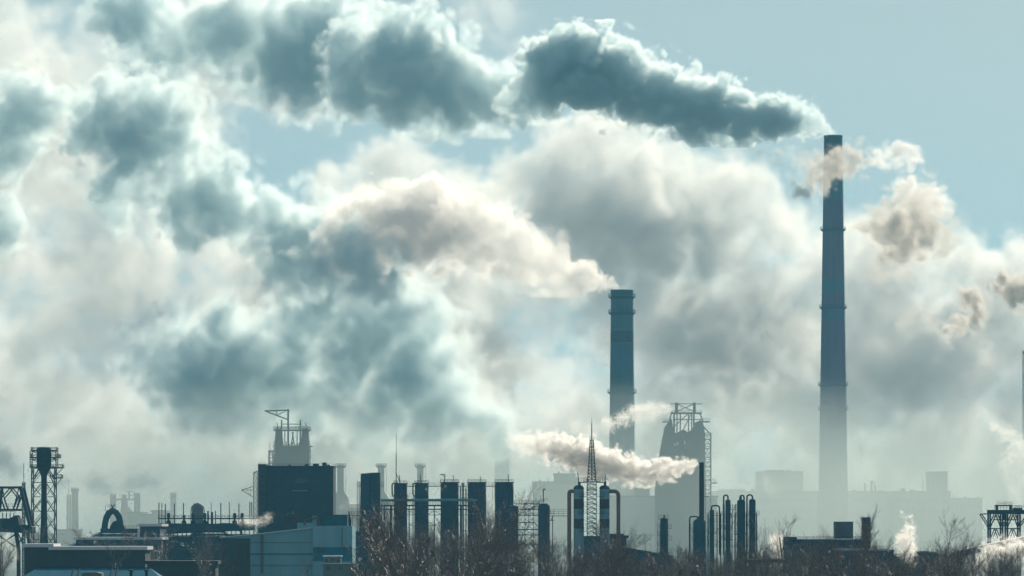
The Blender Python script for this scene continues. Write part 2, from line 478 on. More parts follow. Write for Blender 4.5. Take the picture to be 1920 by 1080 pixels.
# ------------------------------------------------------------------ far buildings in the mist
def block(label, boxes, Y, matl='far', dy=40, roof=True, name='factory_building', group='far works buildings', vents=(), win=None):
    x0 = min(b[0] for b in boxes); x1 = max(b[2] for b in boxes); k = K * Y
    t = thing(name, label, 'building', (X((x0 + x1) / 2, Y), Y, 0), group)
    m = MB()
    for i, (a, pt, b) in enumerate(boxes): m.box(X(a, Y), X(b, Y), Y + i * .12, Y + dy, 0, Z(pt, Y))
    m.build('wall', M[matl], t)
    m = MB()
    for i, (a, pt, b) in enumerate(boxes): m.box(X(a, Y) - .4, X(b, Y) + .4, Y - .4 + i * .12, Y + dy + .4, Z(pt, Y) + .004, Z(pt, Y) + .55)
    m.build('roof', M['snow'] if roof == 'snow' else M['steel'], t)
    if vents:
        m = MB()
        for a, pt, b, pb in vents: m.box(X(a, Y), X(b, Y), Y + 3, Y + 3 + (b - a) * k, Z(pb, Y), Z(pt, Y))
        build_each(m, 'roof_vent', M['steel'], t)
    if win:
        m = MB()
        for (a, c, n_, py0, py1) in win:
            for i in range(n_):
                p = a + (c - a) * (i + .5) / n_; h = (c - a) / n_ * .33
                m.box(X(p - h, Y), X(p + h, Y), Y - .15, Y - .005, Z(py1, Y), Z(py0, Y))
        build_each(m, 'window', M['glass'], t)
    return t
block('very long pale mill building fading into mist behind the tallest chimney', [(1335, 922.7, 1662), (1352, 919.5, 1398), (1452, 925.5, 1540)], 2620, vents=[(1480, 916, 1483, 923), (1621, 905, 1624, 923), (1633, 901, 1637, 923), (1640, 908, 1643, 923), (1408, 917, 1416, 923), (1598, 918, 1606, 923), (1650, 919, 1656, 923)], win=[(1345, 1520, 22, 934, 941), (1600, 1655, 7, 934, 941), (1345, 1520, 22, 955, 962)])
block('flat pale block standing on the long mill left of the tallest chimney', [(1423, 885.5, 1505.5), (1440, 883, 1470)], 2760, vents=[(1478, 880, 1484, 886), (1494, 882, 1498, 886)])
block('pale stepped mill building with rooftop tower at the far right', [(1672, 922.7, 1782.5), (1782.5, 935.5, 1842), (1749, 886, 1777)], 2500,
      vents=[(1809, 930, 1813, 936), (1833, 930.5, 1837, 936), (1730, 897, 1731.3, 923), (1733, 899, 1734, 923), (1794, 924, 1795, 936), (1788, 926, 1789, 936), (1690, 915, 1698, 923), (1708, 918, 1716, 923)], win=[(1680, 1778, 12, 936, 943), (1680, 1778, 12, 956, 963), (1790, 1838, 6, 946, 952)])
block('low pale plant building below the large furnace, left side', [(1194, 917, 1218), (1140, 932, 1345)], 2000, vents=[(1228, 908, 1231, 932), (1236, 904, 1238, 932)])
block('pale box building in mist between the tank row and the striped towers', [(1040, 890, 1085), (1000, 905, 1060)], 2150, vents=[(1046, 884, 1049, 890), (1010, 899, 1014, 905), (1026, 896, 1028, 905)], win=[(1044, 1082, 5, 900, 907), (1004, 1038, 4, 915, 921)])
block('pale low shed below the hazy chimney at far left', [(105, 995, 137), (60, 1003, 120)], 1950)
block('pale low works in front of the faint furnace at left', [(240, 962, 262), (262, 966, 285), (284, 959, 310)], 2000)
block('faint wide shed in mist right of the big dark block', [(628, 955, 700), (640, 948, 670)], 1900)
block('faint far shed behind the small stair column', [(1188, 998, 1300)], 2200, vents=[(1196, 992, 1199, 998)])

def hopper():
    Y = 1900; t = thing('storage_hopper', 'faint hopper on legs in the mist left of the small stair column', 'hopper', (X(1213, Y), Y, 0))
    m = MB(); x = X(1213, Y); k = K * Y
    m.lathe(x, Y, [(1.0 * k, Z(1022, Y)), (9 * k, Z(1018, Y)), (2.5 * k, Z(1012, Y)), (2 * k, Z(1004, Y)), (2 * k, Z(1002, Y))], 16)
    m.build('hopper_body', M['far'], t)
    m = MB()
    for d in (-7, 7): m.bar((x + d * k, Y, 0), (x + d * k, Y, Z(1012, Y)), .3)
    m.box(X(1187, Y), X(1232, Y), Y - 1, Y + 1, Z(1004, Y), Z(1002, Y))
    m.build('frame', M['steel'], t)
hopper()

# ------------------------------------------------------------------ lattice tower with inner shaft, far left
def flare_tower():
    Y = 1000; k = K * Y; cx = X(82.5, Y)
    t = thing('lattice_tower', 'tall open lattice tower round a dark central shaft with railed decks at left', 'tower', (cx, Y, 0))
    def zz(p): return Z(p, Y)
    m = MB()
    m.lathe(cx, Y, [(7 * k, 0), (8.2 * k, zz(1024)), (6.2 * k, zz(985)), (5.2 * k, zz(930)), (5.4 * k, zz(893)), (9 * k, zz(884)), (13.8 * k, zz(877)), (13.8 * k, zz(841)), (12.5 * k, zz(840)), (12.5 * k, zz(839))], 24)
    m.build('shaft', M['steel'], t, True)
    m = MB()
    h = 21.5 * k
    m.lattice(cx - h, cx + h, Y - h, Y + h, 0, zz(878), 11, .13, style='k', rd=.075)
    for b in range(4):
        z = zz(1025 - b * 32)
        for sg in (-1, 1): m.bar((cx + sg * h, Y - h, z), (cx + sg * 6 * k, Y - 4 * k, z + 22 * k), .07); m.bar((cx + sg * 6 * k, Y - 4 * k, z + .1), (cx + sg * h, Y - h, z + 22 * k), .07)
    for sg in (-1, 1):
        m.bar((cx + sg * h, Y - h, zz(900)), (cx + sg * 7 * k, Y - h, zz(880)), .14); m.bar((cx + sg * h, Y - h, zz(912)), (cx + sg * 9 * k, Y - h, zz(880)), .1)
        m.bar((cx + sg * h, Y + h, zz(900)), (cx + sg * 7 * k, Y + h, zz(880)), .14)
    m.build('lattice_frame', M['steel_b'], t)
    m = MB(); h2 = 24 * k
    m.lattice(cx - h2, cx + h2, Y - h2, Y + h2, zz(877), zz(846), 2, .09, style='x', rd=.06)
    m.build('upper_cage', M['steel_b'], t)
    for i, (pz, a, b) in enumerate(((877, 59, 118), (858, 59, 112), (896, 100, 116), (845, 60, 107))):
        m = MB(); x0, x1 = X(a, Y), X(b, Y)
        m.box(x0, x1, Y - 25 * k, Y + 25 * k, zz(pz) - .12, zz(pz) + .12)
        d = m.build('deck', M['steel'], t)
        m = MB(); m.rail([(x0, Y - 25 * k, zz(pz) + .12), (x1, Y - 25 * k, zz(pz) + .12), (x1, Y + 25 * k, zz(pz) + .12), (x0, Y + 25 * k, zz(pz) + .12)], 5 * k, .035, .7, True)
        m.build('railing', M['steel'], d)
    m = MB()
    m.bar(PW(116, 896, Y), PW(104, 912, Y), .1); m.bar(PW(118, 877, Y), PW(106, 890, Y), .1)
    for i, px in enumerate((77, 80, 83, 86)): m.bar(PW(px, 842, Y), PW(px, 837.5, Y), .07)
    m.build('bracket', M['steel'], t)
flare_tower()

def ore_bridge():
    Y = 950; k = K * Y; t = thing('gantry_leg', 'heavy riveted crane gantry with sloping legs cut by the left edge', 'gantry', (X(20, Y), Y, 0))
    m = MB(); P = lambda a, b, d=0: PW(a, b, Y, d)
    for d in (-3, 3):
        m.bar(P(-20, 914, d), P(43, 914, d), .28); m.bar(P(41, 913, d), P(62, 1000, d), .42); m.bar(P(1, 914, d), P(-4, 960, d), .35)
        m.bar(P(21, 916, d), P(5, 935, d), .16); m.bar(P(5, 935, d), P(2, 916, d), .12); m.bar(P(22, 916, d), P(37, 935, d), .16); m.bar(P(38, 930, d), P(28, 955, d), .2); m.bar(P(5, 935, d), P(12, 955, d), .2)
        m.bar(P(38, 916, d), P(28, 955, d), .14)
    for a, b in ((41, 913), (1, 914), (21, 914)): m.bar(P(a, b, -3), P(a, b, 3), .2)
    m.build('truss', M['steel_b'], t)
    m = MB()
    m.box(X(-30, Y), X(45, Y), Y - 4, Y + 4, Z(958, Y), Z(954, Y))
    m.prism([(X(-30, Y), Z(996, Y)), (X(60, Y), Z(1000, Y)), (X(64, Y), Z(988, Y)), (X(52, Y), Z(984, Y)), (X(40, Y), Z(984, Y)), (X(38, Y), Z(972, Y)), (X(33, Y), Z(966, Y)), (X(22, Y), Z(972, Y)), (X(-30, Y), Z(972, Y))], Y - 4, Y + 4)
    m.build('girder', M['steel_b'], t)
    m = MB()
    for px in (52, 30, -8): m.bar(P(px, 998), P(px + 5, 1030), .5); m.bar(P(px + 5, 1030), (P(px + 5, 1030).x, Y, 0), .5)
    m.bar(P(34, 1000), P(42, 1018), .15); m.bar(P(46, 1000), P(36, 1018), .15); m.bar(P(-5, 1002), P(28, 1025), .2); m.bar(P(28, 1002), P(-5, 1025), .2)
    m.build('leg', M['steel_b'], t)
    m = MB()
    for px in (5, 12, 19, 26): m.bar(P(px, 972), P(px, 962), .12)
    m.rail([P(-20, 954, -4), P(44, 954, -4)], .9, .04, .8); m.rail([P(0, 963, -4), P(32, 963, -4)], .8, .05, .8)
    m.rail([P(45, 998, -4), P(63, 998, -4)], 1, .05, .8)
    for px in (56, 58.5, 61): m.bar(P(px, 985), P(px, 960 + (px % 3)), .07)
    m.build('railing', M['steel'], t)
ore_bridge()
lattice_mast('thin faint lattice mast just behind the sloping gantry leg at far left', 44.5, 1500, 905, 4.5, bays=30)

# ------------------------------------------------------------------ ring-shaped duct
def ring_duct():
    Y = 1200; t = thing('ring_duct', 'thick looped duct arching over a small opening beside the sloping conveyor', 'duct', (X(212, Y), Y, 0))
    P = lambda a, b, d=0: PW(a, b, Y, d); k = K * Y
    m = MB()
    m.tube([P(196, 1000), P(196.5, 985), P(199, 972), P(204, 962), P(211, 957.5), P(218, 961), P(223, 969), P(225, 978), P(226, 990), P(227, 998)], [6 * k, 6 * k, 6 * k, 6.2 * k, 6.2 * k, 6 * k, 6 * k, 6 * k, 6 * k, 6 * k], 14)
    m.build('loop', M['clad'], t, True)
    m = MB()
    m.prism([(X(205, Y), Z(998, Y)), (X(236, Y), Z(998, Y)), (X(234, Y), Z(988, Y)), (X(226, Y), Z(978, Y)), (X(222, Y), Z(975, Y)), (X(212, Y), Z(978, Y)), (X(206, Y), Z(988, Y))], Y - .2, Y + 3)
    m.build('housing', M['steel'], t)
    m = MB()
    m.box(X(190, Y), X(259, Y), Y - 3, Y + 4, Z(1000, Y), Z(991, Y)); m.box(X(190, Y), X(259, Y), Y - 3, Y + 4, 0, Z(1001, Y))
    m.box(X(186, Y), X(260, Y), Y - 3.4, Y + 4.4, Z(999.6, Y), Z(998.2, Y))
    m.build('base_platform', M['clad'], t)
    m = MB()
    m.bar(P(211, 952), P(209, 946), .2); m.bar(P(211, 952), P(215, 945.5), .15); m.rail([P(198, 953, -1), P(206, 953, -1)], .9, .04, .6); m.bar(P(197.5, 958), P(197.5, 949), .08); m.rail([P(203, 991, -3.2), P(258, 991, -3.2)], .7, .04, .8)
    m.build('railing', M['steel'], t)
ring_duct()

def conveyor(label, a, b, Y, hpx, wy=6, matl='beige', legs=4):
    t = thing('conveyor_gallery', label, 'conveyor', (X(a[0], Y), Y, 0))
    m = MB(); k = K * Y
    m.prism([(X(a[0], Y), Z(a[1], Y)), (X(b[0], Y), Z(b[1], Y)), (X(b[0], Y), Z(b[1] + hpx, Y)), (X(a[0], Y), Z(a[1] + hpx, Y))], Y, Y + wy)
    m.build('gallery', M[matl], t)
    m = MB()
    m.prism([(X(a[0], Y), Z(a[1], Y) + .004), (X(b[0], Y), Z(b[1], Y) + .004), (X(b[0], Y), Z(b[1], Y) + .3), (X(a[0], Y), Z(a[1], Y) + .3)], Y - .3, Y + wy + .3)
    m.build('roof', M['snow'], t)
    m = MB()
    for i in range(legs):
        s = (i + .5) / legs; px = a[0] + (b[0] - a[0]) * s; py = a[1] + (b[1] - a[1]) * s + hpx
        m.bar(PW(px, py, Y, wy / 2), (X(px, Y), Y + wy / 2, 0), .3)
        m.bar(PW(px, py - hpx, Y), PW(px, py - hpx - 4.5, Y), .06)
    m.build('support', M['steel'], t)
conveyor('pale inclined conveyor gallery climbing toward the looped duct', (122, 1028), (190, 999), 1210, 11)
conveyor('snow-topped inclined gallery under the steel trestle at the right edge', (1775, 1040), (1990, 995), 880, 9, legs=6)

# ------------------------------------------------------------------ halls at lower left
block('brown low hall with snowy roof edge below the lattice tower', [(46, 1026, 96), (96, 1031, 272)], 800, 'brown', 12, 'snow', group='low halls', vents=[(60, 1023, 64, 1026)])
block('dark low shed with dim blue walls behind the brown hall', [(142, 1012, 300), (262, 987, 300)], 1080, 'clad', 20, 'snow', group='low halls', vents=[(185, 1006, 187, 1012), (232, 1006, 234, 1012)])
block('blurred brown shed at the bottom below the pipe rack', [(276, 1058, 404)], 780, 'brown', 8, True, group='low halls', vents=[(300, 1052, 303, 1058), (352, 1054, 356, 1058)])

def teal_roof_hall():
    Y = 620; k = K * Y; t = thing('teal_roofed_hall', 'bright teal hipped roof with small vents in the bottom left corner', 'building', (X(160, Y), Y, 0), 'low halls')
    zr = Z(1066, Y); ze = zr - 2.6
    m = MB()
    m.add([(X(0, Y), Y, ze), (X(325, Y), Y, ze), (X(325, Y), Y + 14, ze), (X(0, Y), Y + 14, ze), (X(60, Y), Y + 7, zr), (X(274, Y), Y + 7, zr)], [(0, 1, 5, 4), (1, 2, 5), (2, 3, 4, 5), (3, 0, 4), (3, 2, 1, 0)])
    rf = m.build('roof', M['teal'], t)
    m = MB(); m.bar((X(60, Y), Y + 7, zr + .02), (X(274, Y), Y + 7, zr + .02), .09)
    for px in (130, 141, 203, 213): m.bar((X(px, Y), Y + 6.8, zr - .1), (X(px, Y), Y + .3, ze + .15), .11)
    m.build('ridge', M['steel'], rf)
    m = MB()
    xd0, xd1 = X(152, Y), X(190, Y); zd = Z(1073, Y)
    m.prism([(xd0, ze), (xd1, ze), (xd1, zd - .15), ((xd0 + xd1) / 2 + .6, zd), ((xd0 + xd1) / 2 - .6, zd), (xd0, zd - .15)], Y + .6, Y + 4)
    m.build('dormer', M['beige'], rf)
    for px in (241, 270):
        m = MB(); x = X(px, Y)
        m.lathe(x, Y + 4, [(.18, ze), (.18, Z(1072, Y)), (.32, Z(1071, Y)), (.32, Z(1069, Y)), (.1, Z(1068, Y))], 10)
        m.build('vent_pipe', M['steel'], rf)
    m = MB(); m.box(X(6, Y), X(318, Y), Y + .3, Y + 13.7, 0, ze - .004); m.build('wall', M['brown'], t)
teal_roof_hall()

def blue_hall():
    Y = 900; k = K * Y; t = thing('blue_hall', 'long pale blue metal hall with sloping roof and bright blue stripe', 'building', (X(540, Y), Y, 0), 'low halls')
    m = MB()
    m.prism([(X(414, Y), 0), (X(587, Y), 0), (X(587, Y), Z(990, Y)), (X(470, Y), Z(1003, Y)), (X(414, Y), Z(1008, Y))], Y, Y + 20)
    m.build('wall', M['panel'], t)
    m = MB()
    m.box(X(587, Y), X(661, Y), Y - 1.5, Y + 18, 0, Z(986, Y))
    m.build('end_block', M['panel'], t)
    m = MB()
    m.box(X(412, Y), X(469, Y), Y - .25, Y - .01, 0, Z(1009.5, Y))
    m.build('brown_cladding', M['brown'], t)
    m = MB()
    m.prism([(X(412, Y), Z(1008.2, Y)), (X(470, Y), Z(1003.2, Y)), (X(588, Y), Z(990, Y) + .004), (X(588, Y), Z(988.4, Y)), (X(470, Y), Z(1001.5, Y)), (X(412, Y), Z(1006.6, Y))], Y - .5, Y + 20.5)
    m.build('roof', M['snow'], t)
    m = MB()
    m.box(X(588, Y), X(661, Y), Y - 1.62, Y - 1.503, Z(1052, Y), Z(1026, Y))
    m.box(X(469, Y), X(586, Y), Y - .12, Y - .003, Z(1040, Y), Z(1037.5, Y))
    m.build('blue_stripe', M['stripe'], t)
    m = MB()
    for px, a in ((490, 1003), (493, 1003), (461, 1012), (447, 1016)): m.bar(PW(px, a, Y, -.5), PW(px, 1075, Y, -.5), .12)
    m.bar(PW(412, 1053, Y, -.5), PW(470, 1053, Y, -.5), .1)
    for py in (1017, 1060): m.bar(PW(469, py, Y, -.1), PW(587, py, Y, -.1), .05)
    m.bar(PW(642, 990, Y, -1.7), PW(642, 1024, Y, -1.7), .08)
    m.build('drainpipe', M['rust'], t)
    m = MB()
    m.box(X(597, Y), X(609, Y), Y - 1.9, Y - 1.63, Z(1034, Y), Z(1026.5, Y)); m.build('wall_box', M['glass'], t)
    tb = thing('roof_plant_room', 'dark teal box sitting on the end of the pale blue hall', 'plant room', (X(628, Y), Y + 4, Z(986, Y)))
    m = MB(); m.box(X(607, Y), X(650, Y), Y + 2, Y + 8, Z(985.9, Y), Z(966, Y)); m.build('wall', M['tealbox'], tb)
    m = MB(); m.box(X(606, Y), X(651, Y), Y + 1.7, Y + 8.3, Z(966, Y) + .004, Z(965, Y)); m.build('roof', M['steel'], tb)
    m = MB(); m.rail([PW(651, 986, Y, 0), PW(661, 986, Y, 0)], 1.6, .05, .5); m.bar(PW(655, 986, Y, 1), PW(655, 962, Y, 1), .12); m.tube([PW(657, 986, Y, 1), PW(657, 972, Y, 1), PW(653, 969, Y, 1)], .15, 8); m.build('railing', M['steel'], tb)
    Y = 780
    for lab, a, b, pt in (('small grey cabin with flat roof below the bright blue stripe', 607, 639, 1044), ('low beige kiosk at the bottom edge under the blue hall', 606, 671, 1059)):
        c = thing('cabin', lab, 'cabin', (X((a + b) / 2, Y), Y, 0))
        m = MB(); m.box(X(a, Y), X(b, Y), Y, Y + 3, 0, Z(pt, Y)); m.build('wall', M['beige'], c)
        m = MB(); m.box(X(a, Y) - .15, X(b, Y) + .15, Y - .2, Y + 3.2, Z(pt, Y) + .004, Z(pt, Y) + .2); m.build('roof', M['snow' if pt < 1050 else 'beige'], c)
        m = MB()
        for i in range(3): m.box(X(a + (b - a) * (i + .3) / 3, Y), X(a + (b - a) * (i + .7) / 3, Y), Y - .06, Y - .004, Z(pt + 9, Y), Z(pt + 4, Y))
        build_each(m, 'window', M['glass'], c)
        Y -= 10
blue_hall()

# ------------------------------------------------------------------ the big dark block
def dark_block():
    Y = 1100; k = K * Y; t = thing('dark_block', 'huge windowless dark blue-black plant block in front of the crane furnace', 'building', (X(555, Y), Y, 0))
    m = MB()
    m.box(X(484, Y), X(498.5, Y), Y - .8, Y + 16, 0, Z(872, Y)); m.box(X(498.5, Y), X(625, Y), Y, Y + 16, 0, Z(875, Y))
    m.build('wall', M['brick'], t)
    m = MB()
    m.box(X(483.5, Y), X(499, Y), Y - 1, Y + 16.2, Z(872, Y) + .004, Z(871, Y) + .1); m.box(X(499.2, Y), X(626, Y), Y - .3, Y + 16.3, Z(875, Y) + .004, Z(873.2, Y))
    m.build('parapet', M['clad'], t)
    m = MB()
    for a, b, py in ((540, 545, 871), (571, 578, 870), (586, 597, 869), (604, 612, 867), (613, 618, 871)): m.box(X(a, Y), X(b, Y), Y + 1, Y + 3, Z(873.2, Y), Z(py, Y))
    build_each(m, 'roof_vent', M['clad'], t)
    m = MB(); m.rail([PW(486, 870.9, Y, 0), PW(498, 870.9, Y, 0)], .4, .025, .8); m.rail([PW(500, 873, Y, .5), PW(625, 873, Y, .5)], .45, .025, 1.2)
    m.build('railing', M['steel'], t)
    m = MB()
    for i, px in enumerate((488, 492, 495.5)):
        for j in range(4):
            m.box(X(px - .8, Y), X(px + .8, Y), Y - .9, Y - .805, Z(897 + j * 17, Y), Z(890 + j * 17, Y))
    for px, py in ((509, 905), (609, 913), (520, 940), (600, 950)): m.box(X(px, Y), X(px + 3, Y), Y - .1, Y - .005, Z(py + 5, Y), Z(py, Y))
    build_each(m, 'window', M['glass'], t)
    m = MB()
    m.box(X(555, Y), X(576, Y), Y - .12, Y - .006, Z(906, Y), Z(897, Y)); m.build('dark_opening', M['glass'], t)
    m = MB()
    m.box(X(549, Y), X(576, Y), Y - .9, Y - .02, Z(921, Y), Z(919.5, Y)); m.box(X(586, Y), X(594, Y), Y - 2, Y - .1, 0, Z(967, Y)); m.box(X(558, Y), X(590, Y), Y - 2.4, Y - .1, 0, Z(980, Y))
    build_each(m, 'ledge', M['panel'], t)
    m = MB(); m.rail([PW(500, 972, Y, -2), PW(590, 972, Y, -2)], .9, .05, 1.2); m.tube([PW(572, 985, Y, -2.4), PW(572, 975, Y, -2.4), PW(598, 970, Y, -2.4), PW(598, 985, Y, -2.4)], .22, 8, rad=.6)
    for px in (548, 553, 561): m.bar(PW(px, 985, Y, -2), PW(px, 962, Y, -2), .09)
    m.build('pipework', M['rust'], t)
dark_block()

def lattice_arm():
    Y = 1090; t = thing('lattice_jib_tower', 'slim lattice column with a sideways triangular jib hugging the dark block', 'jib tower', (X(479, Y), Y, 0))
    m = MB(); m.lattice(X(475.5, Y), X(482.5, Y), Y - .4, Y + .4, 0, Z(886, Y), 26, .07, style='x', rd=.045)
    m.tube([PW(475, 890, Y), PW(478, 885, Y), PW(483, 883, Y)], .1, 6); m.build('column', M['steel'], t)
    m = MB(); m.bar(PW(453, 919, Y), PW(476, 911.5, Y), .09); m.bar(PW(453, 919, Y), PW(476, 933, Y), .09); m.bar(PW(458, 918.5, Y), PW(476, 919, Y), .07); m.bar(PW(470, 914, Y), PW(470, 929, Y), .05); m.bar(PW(463, 917, Y), PW(468, 928, Y), .05)
    m.box(X(453, Y), X(456, Y), Y - .2, Y + .2, Z(920.5, Y), Z(917.5, Y)); m.build('jib', M['steel'], t)
lattice_arm()

# ------------------------------------------------------------------ pipe rack with antennas
def pipe_rack():
    Y = 1150; k = K * Y; t = thing('pipe_rack', 'long dark pipe rack with a railed deck and thin upright poles', 'pipe rack', (X(390, Y), Y, 0))
    rnd = random.Random(7)
    m = MB()
    m.box(X(297, Y), X(481, Y), Y - 1.5, Y + 2.5, Z(973.5, Y), Z(971, Y))
    m.prism([(X(296, Y), Z(1002, Y)), (X(478, Y), Z(994, Y)), (X(478, Y), Z(983, Y)), (X(420, Y), Z(980.5, Y)), (X(404, Y), Z(982, Y)), (X(300, Y), Z(981, Y)), (X(296, Y), Z(984, Y))], Y - 1, Y + 2)
    m.build('deck', M['clad'], t)
    m = MB(); m.rail([PW(297, 971, Y, -1.5), PW(481, 971, Y, -1.5)], 5 * k, .04, .9); m.rail([PW(297, 971, Y, 2.5), PW(481, 971, Y, 2.5)], 5 * k, .04, 1.1)
    m.build('railing', M['steel'], t)
    for px, top, r in ((298, 942, .13), (303.5, 943, .1), (310, 945, .13), (327, 944, .13), (344, 943, .13), (396, 942, .08), (414, 943, .14), (430, 941, .1), (448, 944, .13), (468.5, 941, .13), (472, 941.5, .12), (390, 958, .22), (397.5, 960, .3), (404, 958, .12)):
        m = MB(); m.bar(PW(px, 982, Y), PW(px, top, Y), r, n=6); m.build('pole', M['steel'], t)
    m = MB()
    for px in (316, 362, 384, 440, 454, 345):
        tp = 962 if px != 345 else 966; x = X(px, Y)
        m.lathe(x, Y, [(.4 * k, Z(990, Y)), (1.2 * k, Z(985, Y)), (4.2 * k, Z(983, Y)), (4.6 * k, Z(978, Y)), (2 * k, Z(975, Y)), (1.5 * k, Z(971, Y)), (3 * k, Z(970.5, Y)), (3 * k, Z(tp + 1, Y)), (2.2 * k, Z(tp, Y))], 10)
    build_each(m, 'valve_housing', M['steel'], t)
    m = MB()
    for i in range(16):
        py = 990 + rnd.uniform(0, 58); a = rnd.uniform(285, 400); b = a + rnd.uniform(30, 120)
        m.tube([PW(a, py + rnd.uniform(4, 14), Y, -1.6 - i * .1), PW(a, py, Y, -1.6 - i * .1), PW(min(b, 480), py, Y, -1.6 - i * .1), PW(min(b, 480), py + 20, Y, -1.6 - i * .1)], rnd.uniform(.12, .3), 8, rad=.8)
    m.build('pipework', M['steel_b'], t)
    m = MB()
    for i in range(22):
        px = 300 + i * 8.4; m.bar((X(px, Y), Y - 1, 0), PW(px, 985, Y, -1), .13)
        if i % 2: m.bar(PW(px, 1000, Y, -1), PW(px + 8.4, 1028, Y, -1), .09); m.bar(PW(px + 8.4, 1000, Y, -1), PW(px, 1028, Y, -1), .09)
    for py in (1003, 1012, 1030): m.box(X(297, Y), X(470, Y), Y - 1.2, Y + .8, Z(py + 1.4, Y), Z(py, Y))
    m.build('trestle', M['steel_b'], t)
    m = MB(); m.box(X(280, Y), X(480, Y), Y + 5, Y + 20, 0, Z(1006, Y)); m.build('rear_wall', M['brick'], t)
    d = thing('dome_tank', 'round-topped pale tank with ribs standing behind the pipe rack deck', 'tank', (X(370, Y), Y + 60, 0))
    Y2 = Y + 60; k2 = K * Y2; x = X(370.5, Y2)
    m = MB(); m.lathe(x, Y2, [(11 * k2, 0), (11 * k2, Z(955, Y2)), (10 * k2, Z(949, Y2)), (7 * k2, Z(945, Y2)), (3 * k2, Z(944, Y2))], 24); m.build('shell', M['concrete'], d, True)
    m = MB()
    for a in (-1, 1): m.tube([(x + a * 12.5 * k2, Y2, Z(985, Y2)), (x + a * 12.5 * k2, Y2, Z(957, Y2)), (x + a * 11 * k2, Y2, Z(949, Y2)), (x, Y2, Z(943, Y2))], .1, 6, rad=1)
    m.bar((x - 5 * k2, Y2 - 1, Z(946, Y2)), (x - 5 * k2, Y2 - 1, Z(943, Y2)), .1); m.build('rib', M['steel'], d)
pipe_rack()

# ------------------------------------------------------------------ narrow tower and the row of dark columns
def narrow_tower():
    Y = 1080; t = thing('narrow_tower', 'narrow slab-like dark tower at the left end of the column row', 'tower', (X(694, Y), Y, 0))
    m = MB()
    m.prism([(X(672, Y), 0), (X(694, Y), 0), (X(693, Y), Z(887, Y)), (X(676.5, Y), Z(888, Y))], Y - 1, Y + 5); m.prism([(X(694, Y), 0), (X(714, Y), 0), (X(712.5, Y), Z(886, Y)), (X(693.3, Y), Z(887, Y) + .06)], Y - .6, Y + 5.2)
    m.build('wall', M['clad'], t)
    m = MB()
    m.lattice(X(669.5, Y), X(674, Y), Y, Y + 1, Z(1000, Y), Z(903, Y), 14, .05, style='z')
    m.box(X(670, Y), X(676, Y), Y - .5, Y + 1.5, Z(912, Y), Z(911, Y)); m.rail([PW(670, 911, Y, -.5), PW(676, 911, Y, -.5)], .8, .04, .4)
    m.box(X(712, Y), X(720, Y), Y - .5, Y + 1.5, Z(912, Y), Z(911, Y)); m.rail([PW(712, 911, Y, -.5), PW(720, 911, Y, -.5)], .8, .04, .4)
    m.box(X(655, Y), X(673, Y), Y - .5, Y + .5, Z(967, Y), Z(965.5, Y)); m.rail([PW(655, 965.5, Y, -.5), PW(673, 965.5, Y, -.5)], .7, .04, .5); m.bar(PW(654, 1000, Y), PW(654, 958, Y), .15)
    m.build('walkway', M['steel'], t)
    m = MB(); m.box(X(655, Y), X(738, Y), Y - 2.2, Y - .02 - 1, 0, Z(996, Y)); m.build('annex', M['clad'], t)
narrow_tower()

